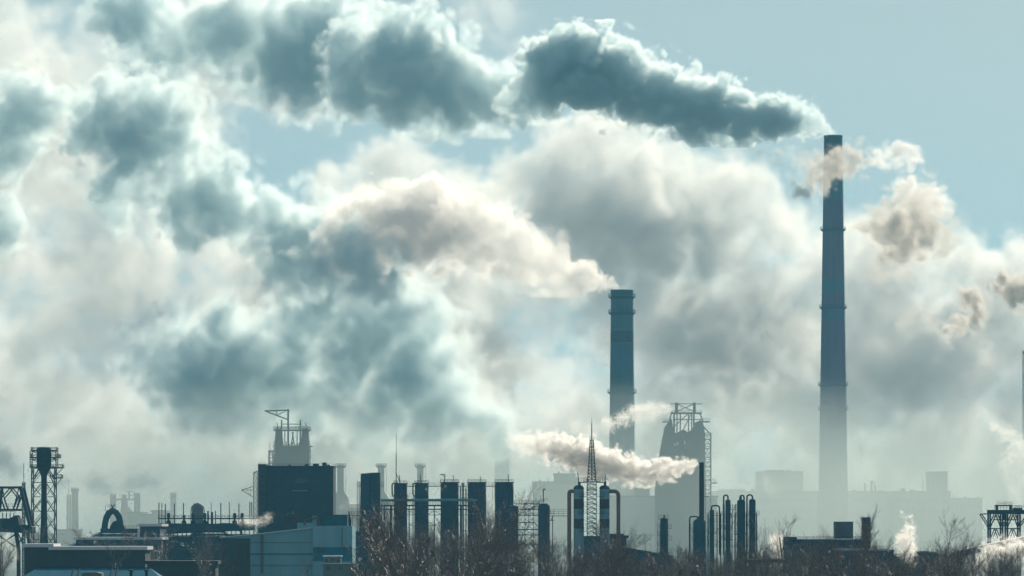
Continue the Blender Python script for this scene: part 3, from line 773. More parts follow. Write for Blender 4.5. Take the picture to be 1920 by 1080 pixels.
def column_row():
    Y = 1100; k = K * Y; P = lambda a, b, d=0: PW(a, b, Y, d)
    specs = [(738.7, 763.5, 'first dark column of the row, beside the tall thin mast'), (777.7, 803.7, 'second dark column of the row, with a bent pipe at its left shoulder'),
             (826, 860, 'third dark column of the row, carrying a hooked pole'), (877, 911.6, 'fourth dark column of the row, beside slender upright pipes'), (928, 963, 'fifth dark column of the row, widest and furthest right')]
    cols = []
    for i, (a, b, lab) in enumerate(specs):
        r = (b - a) * k / 2; x = X((a + b) / 2, Y); zt = Z(909 if i < 2 else 907, Y)
        t = thing('dark_column', lab, 'column vessel', (x, Y, 0), 'row of dark columns')
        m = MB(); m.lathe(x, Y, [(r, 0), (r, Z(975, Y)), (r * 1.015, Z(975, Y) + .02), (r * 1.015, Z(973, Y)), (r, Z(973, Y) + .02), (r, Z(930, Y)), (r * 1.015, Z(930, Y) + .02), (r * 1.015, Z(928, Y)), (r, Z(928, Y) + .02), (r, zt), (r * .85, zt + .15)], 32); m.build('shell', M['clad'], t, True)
        m = MB(); m.box(x - r * 1.06, x + r * 1.06, Y - r * 1.06, Y + r * 1.06, zt + .16, zt + .4)
        m.rail([(x - r, Y - r, zt + .4), (x + r, Y - r, zt + .4), (x + r, Y + r, zt + .4), (x - r, Y + r, zt + .4)], 4.5 * k, .035, .7, True)
        m.build('top_platform', M['steel'], t)
        m = MB(); px = {0: 749, 1: 788, 2: 834, 3: 901, 4: 953}[i]
        top = {0: 890, 1: 889, 2: 890, 3: 893, 4: 891}[i]
        m.bar(P(px, 909), P(px, top), .1, n=6)
        if i == 2: m.bar(P(824.5, 890), P(835, 889.5), .12); m.bar(P(829, 890), P(834, 895), .07); m.bar(P(850, 908), P(850, 890.5), .1)
        if i == 4: m.bar(P(953, 891), P(955, 890), .1)
        m.build('vent_pole', M['steel'], t)
        if i < 2:
            m = MB(); px = a - 3.5
            m.tube([P(a + 6, 908 - 3), P(a, 908 - 1.5), P(px + 0, 907.5), P(px, 912), P(px, 926), P(px + 2, 930), P(a + 1, 930)], .16, 8, rad=.45); m.build('bent_pipe', M['rust'], t, True)
        if i == 4:
            m = MB(); m.ladder(P(925, 910, -1), P(925, 940, -1), .5, .04, .5); m.rail([P(922, 910, 0), P(928, 910, 0)], .6, .03, .4); m.build('ladder', M['steel'], t)
            m = MB(); m.tube([P(958, 905, -r - .2), P(961, 918, -r), P(961, 1030, -r)], .22, 8); m.build('downpipe', M['steel'], t)
        cols.append(t)
    t = thing('pipe_bridge', 'long teal pipe bridge crossing in front of the row of dark columns', 'pipe bridge', (X(790, Y), Y - 5, 0))
    m = MB(); m.tube([P(687, 939, -5), P(896, 938, -5)], .22, 10); m.tube([P(712, 937, -5.5), P(890, 936, -5.5)], .12, 8); m.build('pipe', M['panel'], t, True)
    m = MB(); m.box(X(712, Y), X(896, Y), Y - 6, Y - 4.2, Z(949.5, Y), Z(946.5, Y)); m.box(X(688, Y), X(896, Y), Y - 6, Y - 4.2, Z(956, Y), Z(954, Y)); m.build('deck', M['steel_b'], t)
    m = MB(); m.rail([P(712, 946.5, -6), P(896, 946.5, -6)], 6 * k, .035, .6, rows=3); m.rail([P(700, 962, -6), P(896, 962, -6)], .7, .03, .6); m.box(X(764, Y), X(896, Y), Y - 6, Y - 4.2, Z(966, Y), Z(965, Y)); m.build('railing', M['steel'], t)
    m = MB()
    for px in (700, 716, 722, 733, 735, 768, 815, 865, 895): m.bar((X(px, Y), Y - 5, 0), P(px, 947, -5), .16)
    for a, b in ((716, 733), (768, 815), (815, 865)): m.bar(P(a, 985, -5), P(b, 958, -5), .07); m.bar(P(b, 985, -5), P(a, 958, -5), .07); m.bar(P(a, 985, -5), P(b, 985, -5), .08); m.bar(P(a, 1010, -5), P(b, 1010, -5), .08)
    m.build('support', M['steel_b'], t)
    t = thing('top_walkway', 'thin railed catwalk linking the tops of the dark columns', 'walkway', (X(850, Y), Y, Z(911, Y)))
    for a, b in ((763.5, 777.7), (803.7, 826), (860, 877), (911.6, 928)):
        m = MB(); m.box(X(a, Y) + .02, X(b, Y) - .02, Y - .7, Y + .7, Z(912.5, Y), Z(911, Y)); d = m.build('deck', M['steel'], t)
        m = MB(); m.rail([P(a, 911, -.7), P(b, 911, -.7)], .65, .03, .5); m.build('railing', M['steel'], d)
    t = thing('riser_pipes', 'cluster of slender upright pipes between the third and fourth columns', 'pipes', (X(868, Y), Y + 2, 0))
    for px, top in ((863, 912), (866.5, 905), (869, 905), (873.5, 914)):
        m = MB(); m.bar((X(px, Y), Y + 2, 0), P(px, top, 2), .13, n=8); m.build('riser', M['steel_b'], t)
    m = MB()
    for py in (918, 926, 932): m.box(X(861, Y), X(876, Y), Y + 1.4, Y + 2.6, Z(py + .8, Y), Z(py, Y))
    build_each(m, 'bracket', M['steel_b'], t)
    t = thing('antenna_mast', 'very tall needle-thin mast with stay wires above the first dark column', 'mast', (X(742, Y), Y + 1, 0))
    m = MB(); m.bar((X(742, Y), Y + 4, 0), P(742, 850, 4), .11, n=6); m.bar(P(742, 850, 4), P(742.3, 812, 4), .05, n=6); m.build('pole', M['steel'], t)
    m = MB(); m.bar(P(742, 886, 4), P(750, 909, 4), .06); m.bar(P(745, 892, 4), P(750, 909, 4), .05); m.build('stay', M['steel'], t)
column_row()

# ------------------------------------------------------------------ two tanks with a lattice stair between
def tank_pair():
    Y = 1050; k = K * Y; P = lambda a, b, d=0: PW(a, b, Y, d)
    for a, b, pt, lab in ((950.6, 972, 947.5, 'dome-topped dark tank overlapping the widest column'), (1009, 1031, 944, 'dome-topped dark tank with a hooked pole, right of the lattice stair')):
        x = X((a + b) / 2, Y); r = (b - a) * k / 2; zt = Z(pt, Y)
        t = thing('domed_tank', lab, 'tank', (x, Y, 0), 'domed tanks')
        m = MB(); m.lathe(x, Y, [(r, 0), (r, zt - r * .55), (r * .93, zt - r * .3), (r * .75, zt - r * .12), (r * .4, zt), (.05, zt + .02)], 28); m.build('shell', M['clad'], t, True)
        m = MB(); m.tube([(x + r * .7, Y - r * .85, 2), (x + r * .7, Y - r * .85, zt - r * 1.2)], .35, 8); m.build('rust_pipe', M['rust'], t, True)
        if pt < 946:
            m = MB(); m.tube([P(1018.6, 943), P(1018.6, 918), P(1021, 916.5), P(1022, 919)], .11, 6, rad=.15); m.build('vent_pole', M['steel'], t)
            m = MB()
            for py in (962, 975): m.box(x + r, x + r + .9, Y - 1, Y + 1, Z(py + 1.4, Y), Z(py, Y))
            m.bar(P(1036, 1040), P(1036, 966), .12); m.bar(P(1033, 975), P(1037, 967), .1)
            m.rail([(x + r + .8, Y - 1, Z(962, Y)), (x + r + .1, Y - 1, Z(962, Y))], .8, .04, .4)
            build_each(m, 'side_platform', M['steel'], t)
    t = thing('stair_bridge', 'railed bridge and pipes hung on a dense lattice stair between two domed tanks', 'stair', (X(991, Y), Y, 0))
    m = MB(); m.lattice(X(984, Y), X(1000, Y), Y - .9, Y + .9, 0, Z(943, Y), 22, .07, style='x', rd=.05); m.build('lattice_stair', M['steel'], t)
    m = MB(); m.box(X(964, Y), X(1026, Y), Y - .9, Y + .9, Z(945.5, Y), Z(944, Y)); m.build('deck', M['steel'], t)
    m = MB(); m.rail([P(964, 944, -.9), P(1010, 944, -.9), P(1026, 940, -.9)], 6 * k, .04, .5); m.rail([P(964, 944, .9), P(1010, 944, .9)], 6 * k, .03, .5)
    for px in (967, 990, 1013): m.bar(P(px, 938), P(px, 928), .05); m.bar(P(px - 1, 930), P(px + 1, 930), .05)
    m.build('railing', M['steel'], t)
    for py in (955, 966, 980, 993, 1003, 1021):
        m = MB(); m.tube([P(972, py), P(1003, py), P(1006, py + (5 if py == 980 else 0)), P(1009, py + (6 if py == 980 else 0))], .1, 6); m.rail([P(973, py - .5, -.3), P(1008, py - .5, -.3)], .5, .03, .8); m.build('cross_pipe', M['steel'], t)
    t = thing('tank_walkway', 'straight railed walkway from the hooked-pole tank to the striped towers', 'walkway', (X(1047, Y), Y, Z(967, Y)))
    m = MB(); m.box(X(1031, Y), X(1064, Y), Y - .5, Y + .5, Z(968, Y), Z(966.8, Y)); m.build('deck', M['steel'], t)
    m = MB(); m.rail([P(1031, 966.8, -.5), P(1064, 966.8, -.5)], 12 * k, .04, .8, rows=3); m.build('railing', M['steel'], t)
tank_pair()

# ------------------------------------------------------------------ striped towers
def striped_towers():
    Y = 1000; k = K * Y; P = lambda a, b, d=0: PW(a, b, Y, d)
    for a, b, sg, lab in ((1075.5, 1094.8, -1, 'banded white and maroon tower, left one of the pair, with duct on its left'), (1124, 1143, 1, 'banded white and maroon tower, right one of the pair, with duct on its right')):
        x = X((a + b) / 2, Y); r = (b - a) * k / 2
        t = thing('striped_tower', lab, 'tower', (x, Y, 0), 'striped towers')
        def seg(p0, p1): return [(r, Z(p1, Y)), (r, Z(p0, Y))]
        m = MB()
        for p0, p1, mi in ((917, 936, 0), (936, 954, 1), (954, 973, 0), (973, 991, 1)): m.lathe(x, Y, seg(p0, p1), 28, mi, False)
        m.lathe(x, Y, [(r, 0), (r, Z(991, Y))], 28, 0, False)
        m.lathe(x, Y, [(r, Z(917, Y)), (r * 1.02, Z(916.5, Y)), (r * 1.02, Z(915, Y)), (r * .86, Z(912, Y)), (r * .5, Z(910, Y)), (.05, Z(909.5, Y))], 28, 2, False)
        m.build('shell', [M['white_band'], M['maroon'], M['clad']], t, True)
        m = MB(); xo = X(1067.3 if sg < 0 else 1159.5, Y); rr = 3.7 * k
        m.tube([(xo, Y, 0), (xo, Y, Z(921, Y)), (x + sg * r * .75, Y, Z(921, Y))], rr, 16, rad=1.3)
        m.build('duct', M['pipe'], t, True)
        m = MB()
        for py in (905, 931, 949, 962, 996):
            m.box(min(x, x - sg * r * 1.5), max(x, x - sg * r * 1.5), Y - r - .5, Y - r * .9, Z(py + .8, Y), Z(py, Y))
            m.rail([(x, Y - r - .5, Z(py, Y)), (x - sg * r * 1.5, Y - r - .5, Z(py, Y))], .8, .03, .4)
        m.bar(P((a + b) / 2, 910), P((a + b) / 2 - sg * -2, 884 if sg < 0 else 890), .08, n=6)
        m.bar(P((a + b) / 2 + 1, 910), P((a + b) / 2 + 1, 903), .3, n=8)
        m.build('platform', M['steel'], t)
    t = thing('lattice_flare_mast', 'dense lattice mast with a spike rising between the striped towers', 'mast', (X(1109.5, Y), Y, 0))
    m = MB()
    m.lattice(X(1101, Y), X(1118, Y), Y - .9, Y + .9, 0, Z(900, Y), 30, .1, style='x', rd=.065)
    m.lattice(X(1102, Y), X(1117, Y), Y - .8, Y + .8, Z(900, Y), Z(825, Y), 12, .09, X(1106.5, Y), X(1112.5, Y), style='x', rd=.055)
    m.build('lattice', M['steel'], t)
    m = MB(); m.bar(P(1109.5, 900), P(1109.5, 826), .1, n=6); m.bar(P(1109.5, 826), P(1109.5, 794), .12, n=6); m.bar(P(1109.5, 794), P(1109.5, 785), .04, n=6); m.build('spike', M['steel'], t)
    m = MB()
    for py, w_ in ((825, 4), (838, 4.4), (890, 9), (902, 16), (920, 10)):
        m.box(X(1109.5 - w_, Y), X(1109.5 + w_, Y), Y - 1, Y + 1, Z(py + .8, Y), Z(py, Y)); m.rail([P(1109.5 - w_, py, -1), P(1109.5 + w_, py, -1)], .7, .03, .35)
    for i in range(12):
        py = 905 + i * 9; m.bar(P(1101, py, -.95), P(1118, py + 5, -.95), .09)
    m.box(X(1085, Y), X(1137, Y), Y - 1.2, Y + 1.2, Z(904.5, Y), Z(903.3, Y)); m.rail([P(1080, 903.3, -1.2), P(1140, 903.3, -1.2)], .8, .035, .5)
    m.build('platform', M['steel'], t)
    block('dark low building with stepped roof right of the striped towers', [(1095, 1010, 1124), (1143.6, 1006, 1166), (1160, 1009, 1175)], 1010, 'clad', 8, True, group='low halls')
    Y2 = 960
    t = thing('sloped_shed', 'dark shed with long sloping roof between striped towers and stair column', 'shed', (X(1200, Y2), Y2, 0), 'low halls')
    m = MB(); m.prism([(X(1168, Y2), 0), (X(1262, Y2), 0), (X(1262, Y2), Z(1043, Y2)), (X(1176, Y2), Z(1028, Y2)), (X(1168, Y2), Z(1028, Y2))], Y2, Y2 + 10); m.build('wall', M['clad'], t)
    m = MB(); m.prism([(X(1167, Y2), Z(1028, Y2) + .004), (X(1176, Y2), Z(1028, Y2) + .004), (X(1263, Y2), Z(1043, Y2) + .004), (X(1263, Y2), Z(1041.8, Y2)), (X(1176, Y2), Z(1026.8, Y2)), (X(1167, Y2), Z(1026.8, Y2))], Y2 - .3, Y2 + 10.3); m.build('roof', M['steel'], t)
striped_towers()

# ------------------------------------------------------------------ stair column, slim chimney and the column group
def vessel(label, a, b, pt, Y, plats, group, upipe=None, name='process_column', ladder_side=-1, wide=1.0):
    k = K * Y; x = X((a + b) / 2, Y); r = (b - a) * k / 2; zt = Z(pt, Y)
    t = thing(name, label, 'column vessel', (x, Y, 0), group)
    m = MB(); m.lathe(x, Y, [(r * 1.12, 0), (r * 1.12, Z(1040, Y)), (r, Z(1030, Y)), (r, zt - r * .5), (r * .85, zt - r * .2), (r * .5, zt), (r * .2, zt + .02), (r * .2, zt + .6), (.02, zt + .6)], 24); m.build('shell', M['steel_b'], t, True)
    for py, d0, d1 in plats:
        m = MB(); m.box(x - r - d0 * k, x + r + d1 * k, Y - r - .5, Y + r * .5, Z(py + 1, Y), Z(py, Y))
        p = m.build('platform', M['steel'], t)
        m = MB(); m.rail([(x - r - d0 * k, Y - r - .5, Z(py, Y)), (x + r + d1 * k, Y - r - .5, Z(py, Y))], .75, .035, .45); m.build('railing', M['steel'], p)
    m = MB(); m.ladder((x + ladder_side * (r + .35), Y - .3, 2), (x + ladder_side * (r + .35), Y - .3, zt - 1), .4, .035, .5); m.build('ladder', M['steel'], t)
    if upipe:
        u0, u1, ptop, pend = upipe
        m = MB(); m.tube([PW(u0, pend, Y), PW(u0, ptop, Y), PW(u1, ptop, Y), PW(u1, min(pt + 3, 1000), Y)], .16, 8, rad=.6); m.build('overhead_pipe', M['steel_b'], t, True)
    return t
vessel('lone short column with side stairs and a railed top in the pale gap', 1238, 1252.5, 971, 980, [(973, 4, 1), (990, 1, 6), (1003, 6, 1), (1012, 1, 6), (1022, 6, 0), (1035, 6, 6)], 'process columns')
vessel('fat vessel at the foot of the slim chimney', 1299.7, 1323.5, 973, 1060, [(996, 3, 1), (1012, 3, 2)], 'process columns', (1293, 1308, 968.5, 1045))
GC = 'process columns'
vessel('thinnest column of the group, left end, with a wide bent pipe', 1330.5, 1339, 955.7, 1000, [(980, 1, 0), (1000, 2, 0), (1020, 2, 2)], GC, (1349, 1334, 948, 1040))
vessel('second column of the group, with a narrow looped pipe on top', 1360, 1370, 936.8, 1000, [(970, 2, 1), (992, 1, 1), (1011, 2, 1)], GC, (1357, 1365, 928.5, 1040))
vessel('stout column third in the group of four', 1382, 1397.5, 936.8, 1000, [(966, 1, 1), (985, 1, 1), (1002, 2, 2)], GC, (1395, 1387.5, 929, 960))
vessel('rightmost column of the group of four, with an outside deck', 1404.5, 1416.8, 935.8, 1000, [(965, 1, 7), (990, 1, 2), (1013, 1, 2)], GC, (1400.5, 1411, 928, 1040))
def group_frame():
    Y = 1003; P = lambda a, b, d=0: PW(a, b, Y, d)
    t = thing('column_frame', 'open steel frame of decks and posts tying the column group together', 'steel frame', (X(1375, Y), Y, 0))
    m = MB()
    for px in (1328, 1345, 1352, 1358, 1373, 1379, 1400, 1419): m.bar((X(px, Y), Y, 0), P(px, 960 if px < 1355 or px > 1415 else 945, 0), .09); m.bar((X(px, Y), Y + 2.5, 0), P(px, 962, 2.5), .08)
    m.build('post', M['steel'], t)
    for py, a, b in ((966, 1338, 1360), (978, 1338, 1360), (990, 1330, 1420), (1001, 1328, 1420), (1012, 1326, 1420), (1024, 1324, 1420), (968, 1370, 1404), (955, 1370, 1382), (979, 1372, 1404)):
        m = MB(); m.box(X(a, Y), X(b, Y), Y - .3, Y + 2.6, Z(py + .9, Y), Z(py, Y)); d = m.build('deck', M['steel'], t)
        m = MB(); m.rail([P(a, py, -.3), P(b, py, -.3)], .7, .03, .5); m.build('railing', M['steel'], d)
    m = MB()
    for a, b, p0, p1 in ((1340, 1358, 1000, 980), (1371, 1381, 988, 970), (1371, 1381, 965, 945), (1398, 1405, 1000, 975), (1342, 1356, 1022, 1003)): m.bar(P(a, p0), P(b, p1), .07)
    m.build('brace', M['steel'], t)
group_frame()
def slim_chimney():
    Y = 1060; k = K * Y; x = X(1315.4, Y); r = 4.3 * k
    t = thing('slim_chimney', 'slim dark red-brown chimney puffing white steam beside the column group', 'chimney', (x, Y, 0))
    m = MB(); m.lathe(x, Y, [(r * 1.35, 0), (r * 1.3, Z(985, Y)), (r * 1.05, Z(972, Y)), (r, Z(870, Y)), (r * 1.1, Z(869.5, Y)), (r * 1.1, Z(867, Y)), (r * .8, Z(867, Y)), (r * .8, Z(872, Y))], 20); m.build('shaft', mat('slim_paint', (.045, .03, .045), (.03, .026, .04), .4), t, True)
    for py in (900, 930, 956, 974):
        m = MB(); m.lathe(x, Y, [(r, Z(py + .6, Y)), (r * 1.18, Z(py + .5, Y)), (r * 1.18, Z(py - .5, Y)), (r, Z(py - .6, Y))], 20, cap=False); m.build('band', M['steel'], t)
    m = MB(); m.ladder((x + r + .2, Y - .2, Z(985, Y)), (x + r + .2, Y - .2, Z(900, Y)), .35, .03, .5); m.box(x - .2, x + r + 1, Y - 1, Y, Z(932, Y), Z(931, Y)); m.build('ladder', M['steel'], t)
slim_chimney()

# ------------------------------------------------------------------ snow-roofed plant at lower right
def snow_plant():
    Y = 800; k = K * Y; t = thing('snow_roofed_plant', 'dark flat plant with snowy parapet, rooftop cube and violet stack', 'building', (X(1550, Y), Y, 0), 'low halls')
    m = MB(); m.box(X(1475, Y), X(1494, Y), Y - .5, Y + 10, 0, Z(1006.5, Y)); m.box(X(1494, Y), X(1616, Y), Y, Y + 10, 0, Z(1012, Y)); m.box(X(1616, Y), X(1676, Y), Y + .2, Y + 9, 0, Z(1034, Y)); m.box(X(1560, Y), X(1662, Y), Y - 4, Y - .6, 0, Z(1032, Y)); m.build('wall', M['clad'], t)
    m = MB(); m.box(X(1494, Y) + .02, X(1617, Y), Y - .25, Y + 10.2, Z(1012, Y) + .004, Z(1009.6, Y)); m.box(X(1559, Y), X(1663, Y), Y - 4.2, Y - .62, Z(1032, Y) + .004, Z(1028, Y)); m.build('roof', M['snow'], t)
    m = MB(); m.rail([PW(1494, 1009.6, Y, 0), PW(1616, 1009.6, Y, 0)], .3, .03, .5); m.box(X(1662, Y), X(1676.5, Y), Y - .1, Y + 9.2, Z(1034, Y) + .004, Z(1031, Y)); m.rail([PW(1625, 1028, Y, -3), PW(1662, 1028, Y, -3)], .35, .03, .6)
    for px in (1640, 1652, 1666): m.bar(PW(px, 1030, Y, -2), PW(px, 1022, Y, -2), .04)
    m.build('parapet_rail', M['steel'], t)
    m = MB(); m.box(X(1568.5, Y), X(1603, Y), Y + 4, Y + 7.5, Z(1009.6, Y), Z(979, Y)); m.box(X(1568, Y), X(1603.5, Y), Y + 3.9, Y + 7.6, Z(979, Y) + .004, Z(978, Y)); m.build('rooftop_cube', mat('cube_grey', (.09, .13, .16), (.07, .105, .13), .3), t)
    m = MB(); m.box(X(1615.3, Y), X(1630.7, Y), Y - 2, Y - .55 + .5, 0, Z(971, Y)); m.box(X(1614.8, Y), X(1631.2, Y), Y - 2.1, Y + .05, Z(971, Y) + .004, Z(969.8, Y)); m.build('stack', M['violet'], t)
    m = MB()
    for i in range(9): m.box(X(1500 + i * 12, Y), X(1506 + i * 12, Y), Y - .08, Y - .004, Z(1032, Y), Z(1020, Y))
    build_each(m, 'window', M['glass'], t)
    t = thing('pipeline', 'snow-capped pipeline running low behind the trees left of the snowy plant', 'pipeline', (X(1450, Y), Y, 0))
    m = MB(); m.tube([PW(1395, 1053, Y, 3), PW(1474, 1052, Y, 3)], .3, 10); m.build('pipe', M['steel'], t, True)
    m = MB(); m.box(X(1395, Y), X(1474, Y), Y + 2.8, Y + 3.2, Z(1053, Y) + .31, Z(1053, Y) + .47); m.build('snow_cap', M['snow'], t)
    m = MB()
    for px in (1400, 1420, 1440, 1460): m.bar((X(px, Y), Y + 3, 0), PW(px, 1053, Y, 3), .12)
    m.build('support', M['steel'], t)
    Y = 860
    t = thing('curved_shed', 'dark low shed with pale curved roof edge near the right steam jet', 'shed', (X(1740, Y), Y, 0), 'low halls')
    m = MB(); pts = [(1676, 1043), (1690, 1041), (1710, 1038), (1735, 1036), (1760, 1040)]
    m.prism([(X(a, Y), Z(b, Y)) for a, b in pts] + [(X(1800, Y), Z(1040, Y)), (X(1800, Y), 0), (X(1676, Y), 0)], Y, Y + 12); m.build('wall', M['clad'], t)
    m = MB(); m.prism([(X(a, Y), Z(b, Y) + .004) for a, b in pts] + [(X(a, Y), Z(b, Y) + .3) for a, b in pts[::-1]], Y - .3, Y + 12.3); m.build('roof', M['beige'], t)
snow_plant()

def trestle():
    Y = 900; k = K * Y; P = lambda a, b, d=0: PW(a, b, Y, d)
    t = thing('steel_trestle', 'dark blue steel trestle with braced legs and railed decks at the right edge', 'trestle', (X(1885, Y), Y, 0))
    for px in (1856.7, 1880, 1889, 1912.5):
        m = MB()
        for d in (0, 4): m.bar((X(px, Y), Y + d, 0), P(px, 957, d), .22)
        m.bar(P(px, 992), P(px, 992, 4), .12); m.build('leg', M['steel_b'], t)
    m = MB()
    m.box(X(1855, Y), X(1950, Y), Y - .4, Y + 4.4, Z(964, Y), Z(956, Y)); m.build('girder', M['steel_b'], t)
    m = MB()
    for d in (0, 4):
        m.bar(P(1841, 964, d), P(1858, 963, d), .13); m.bar(P(1841, 964, d), P(1856, 988, d), .13)
        for a, b in ((1868, 1857), (1871, 1880), (1900, 1889), (1904, 1912)): m.bar(P(a, 964, d), P(b, 988, d), .15)
        m.bar(P(1912, 988, d), P(1930, 965, d), .15)
        m.bar(P(1857, 991, d), P(1880, 991, d), .13); m.bar(P(1889, 991, d), P(1912, 991, d), .13); m.bar(P(1866, 974.5, d), P(1910, 974.5, d), .13)
        for a in (1868.5, 1900.5): m.bar(P(a, 991, d), P(a - 7, 1010, d), .11); m.bar(P(a, 991, d), P(a + 7, 1010, d), .11)
        m.bar(P(1880, 978, d), P(1889, 988, d), .1); m.bar(P(1889, 978, d), P(1880, 988, d), .1)
    m.build('brace', M['steel_b'], t)
    m = MB(); m.box(X(1869, Y), X(1899, Y), Y, Y + 4, Z(949, Y), Z(946.5, Y))
    for a, b in ((1870, 1872), (1896, 1898)): m.box(X(a, Y), X(b, Y), Y + .3, Y + 3.7, Z(956, Y), Z(949, Y))
    m.box(X(1903, Y), X(1917, Y), Y, Y + 4, Z(956, Y), Z(952.5, Y)); m.box(X(1883, Y), X(1888, Y), Y + 1, Y + 3, Z(975, Y), Z(964, Y)); m.build('upper_deck', M['steel_b'], t)
    m = MB(); m.rail([P(1864, 956, -.4), P(1915, 956, -.4)], 8 * k, .035, .5); m.rail([P(1869, 946.5), P(1899, 946.5)], 5.5 * k, .03, .4); m.rail([P(1864, 975, -.2), P(1915, 975, -.2)], 8 * k, .03, .5); m.rail([P(1903, 952.5), P(1920, 952.5)], 4 * k, .03, .4)
    m.bar(P(1884, 946), P(1884, 939.5), .05); m.build('railing', M['steel'], t)
trestle()
def edge_mast():
    Y = 2550; t = thing('lamp_mast', 'thin dark mast with a small head at the extreme right edge', 'mast', (X(1918.3, Y), Y, 0))
    m = MB(); m.bar((X(1918.3, Y), Y, 0), PW(1918.3, 660, Y), .3, n=6); m.build('pole', M['steel'], t)
    m = MB(); m.box(X(1916.8, Y), X(1921, Y), Y - .3, Y + .3, Z(662, Y), Z(658, Y)); m.build('lamp_head', M['steel'], t)
edge_mast()

# ------------------------------------------------------------------ trees
def make_tree(seed, h, spread=.33, dens=1.0, levels=4):
    rnd = random.Random(seed); segs = []; trunk = []; tips = []
    def grow(p, d, length, r, lev, store):
        n = 4 if lev <= 1 else 3
        st = length / n
        for i in range(n):
            d = (d + Vector((rnd.gauss(0, .10), rnd.gauss(0, .10), .06 if lev else .02))).normalized()
            q = p + d * st; r2 = r * (1 - .65 * (i + 1) / n) if lev < levels else r * .75
            store.append((p, q, r * (1 - .65 * i / n), max(r2, .007)))
            if lev < levels:
                nb = {0: 3, 1: 3, 2: 3, 3: 2}[lev]
                if lev == 0 and i == 0: nb = 0
                for _ in range(max(1, int(nb * dens + rnd.random() * .9)) if nb else 0):
                    a = rnd.uniform(0, 2 * math.pi); side = Vector((math.cos(a), math.sin(a), 0)); side = (side - d * side.dot(d)).normalized()
                    ang = rnd.uniform(.35, .85)
                    nd = (d * math.cos(ang) + side * math.sin(ang) + Vector((0, 0, .18))).normalized()
                    f = (spread if lev == 0 else .52) * rnd.uniform(.7, 1.2)
                    grow(p.lerp(q, rnd.random()), nd, length * f * (1.15 - .35 * i / n), max(r * .42 * (1 - .5 * i / n), .009), lev + 1, segs)
            p = q
        tips.append((p, d))
    grow(Vector((0, 0, 0)), Vector((0, 0, 1)), h, h * .0095, 0, trunk)
    return trunk, segs, tips
def segs_mesh(name, segs, sides, mats, tips=None, rnd=None):
    n = len(segs)
    P0 = np.array([s[0][:] for s in segs]); P1 = np.array([s[1][:] for s in segs]); R0 = np.array([s[2] for s in segs]); R1 = np.array([s[3] for s in segs])
    D = P1 - P0; D /= np.linalg.norm(D, axis=1)[:, None] + 1e-9
    ref = np.where(np.abs(D[:, 2:3]) > .9, np.array([[1., 0, 0]]), np.array([[0., 0, 1]]))
    U = np.cross(D, ref); U /= np.linalg.norm(U, axis=1)[:, None]; V = np.cross(D, U)
    vs = []
    for P, R in ((P0, R0), (P1, R1)):
        for k in range(sides):
            t = 2 * math.pi * k / sides
            vs.append(P + U * (R * math.cos(t))[:, None] + V * (R * math.sin(t))[:, None])
    vs = np.stack(vs, 1).reshape(-1, 3)
    base = np.arange(n) * 2 * sides
    fs = []
    for k in range(sides):
        k2 = (k + 1) % sides
        fs.append(np.stack([base + k, base + k2, base + sides + k2, base + sides + k], 1))
    fs = np.concatenate(fs)
    nf = len(fs); vlist = [vs]; mi = [0] * nf; faces = fs.tolist()
    if tips:
        off = len(vs); tv = []
        for p, d in tips:
            for _ in range(1):
                if rnd.random() < .55:
                    s = rnd.uniform(.018, .05); c = p + Vector((rnd.gauss(0, .02), rnd.gauss(0, .02), rnd.gauss(0, .02)))
                    a = Vector((rnd.gauss(0, 1), rnd.gauss(0, 1), rnd.gauss(0, 1))).normalized(); b = a.orthogonal().normalized()
                    tv += [c + a * s, c - a * s * .6 + b * s * .6, c - a * s * .6 - b * s * .6, c + a.cross(b) * s * .8]
        for i in range(0, len(tv), 4):
            j = off + i; faces += [[j, j + 1, j + 2], [j, j + 3, j + 1], [j + 1, j + 3, j + 2], [j, j + 2, j + 3]]; mi += [1] * 4
        vlist.append(np.array([t[:] for t in tv]).reshape(-1, 3))
    allv = np.concatenate(vlist)
    me = bpy.data.meshes.new(name); me.from_pydata(allv.tolist(), [], faces)
    for m in mats: me.materials.append(m)
    me.polygons.foreach_set('material_index', mi); me.update()
    return me
protos = []
for i in range(7):
    tr, sg, tp = make_tree(100 + i, 21.0, spread=(.30, .36, .26, .33, .40, .28, .22)[i], dens=(1.0, 1.0, .9, 1.1, .95, .85, .7)[i])
    rnd = random.Random(i)
    top = [t for t in tp if t[0].z > 9]
    zmax = float(np.percentile([t[0].z for t in tp], 93))
    protos.append((segs_mesh('trunk', tr, 6, [M['bark']]), segs_mesh('crown', sg, 3, [M['twig'], M['glint']], top, rnd), zmax))
    print('tree', i, len(tr), len(sg), len(top), max(t[0].z for t in tp), flush=True)
def tree(px, ptop, Y, kind, rot, label, wide=1.0, group='bare trees along the front'):
    h = Z(ptop, Y); s = h / protos[kind][2]
    t = thing('bare_tree', label, 'tree', (X(px, Y), Y, 0), group)
    t.scale = (s * wide, s * wide, s); t.rotation_euler = (0, 0, rot)
    for nm, me in zip(('trunk', 'crown'), protos[kind][:2]):
        o = bpy.data.objects.new(nm, me); sc.collection.objects.link(o); o.parent = t
    return t
rt = random.Random(21)
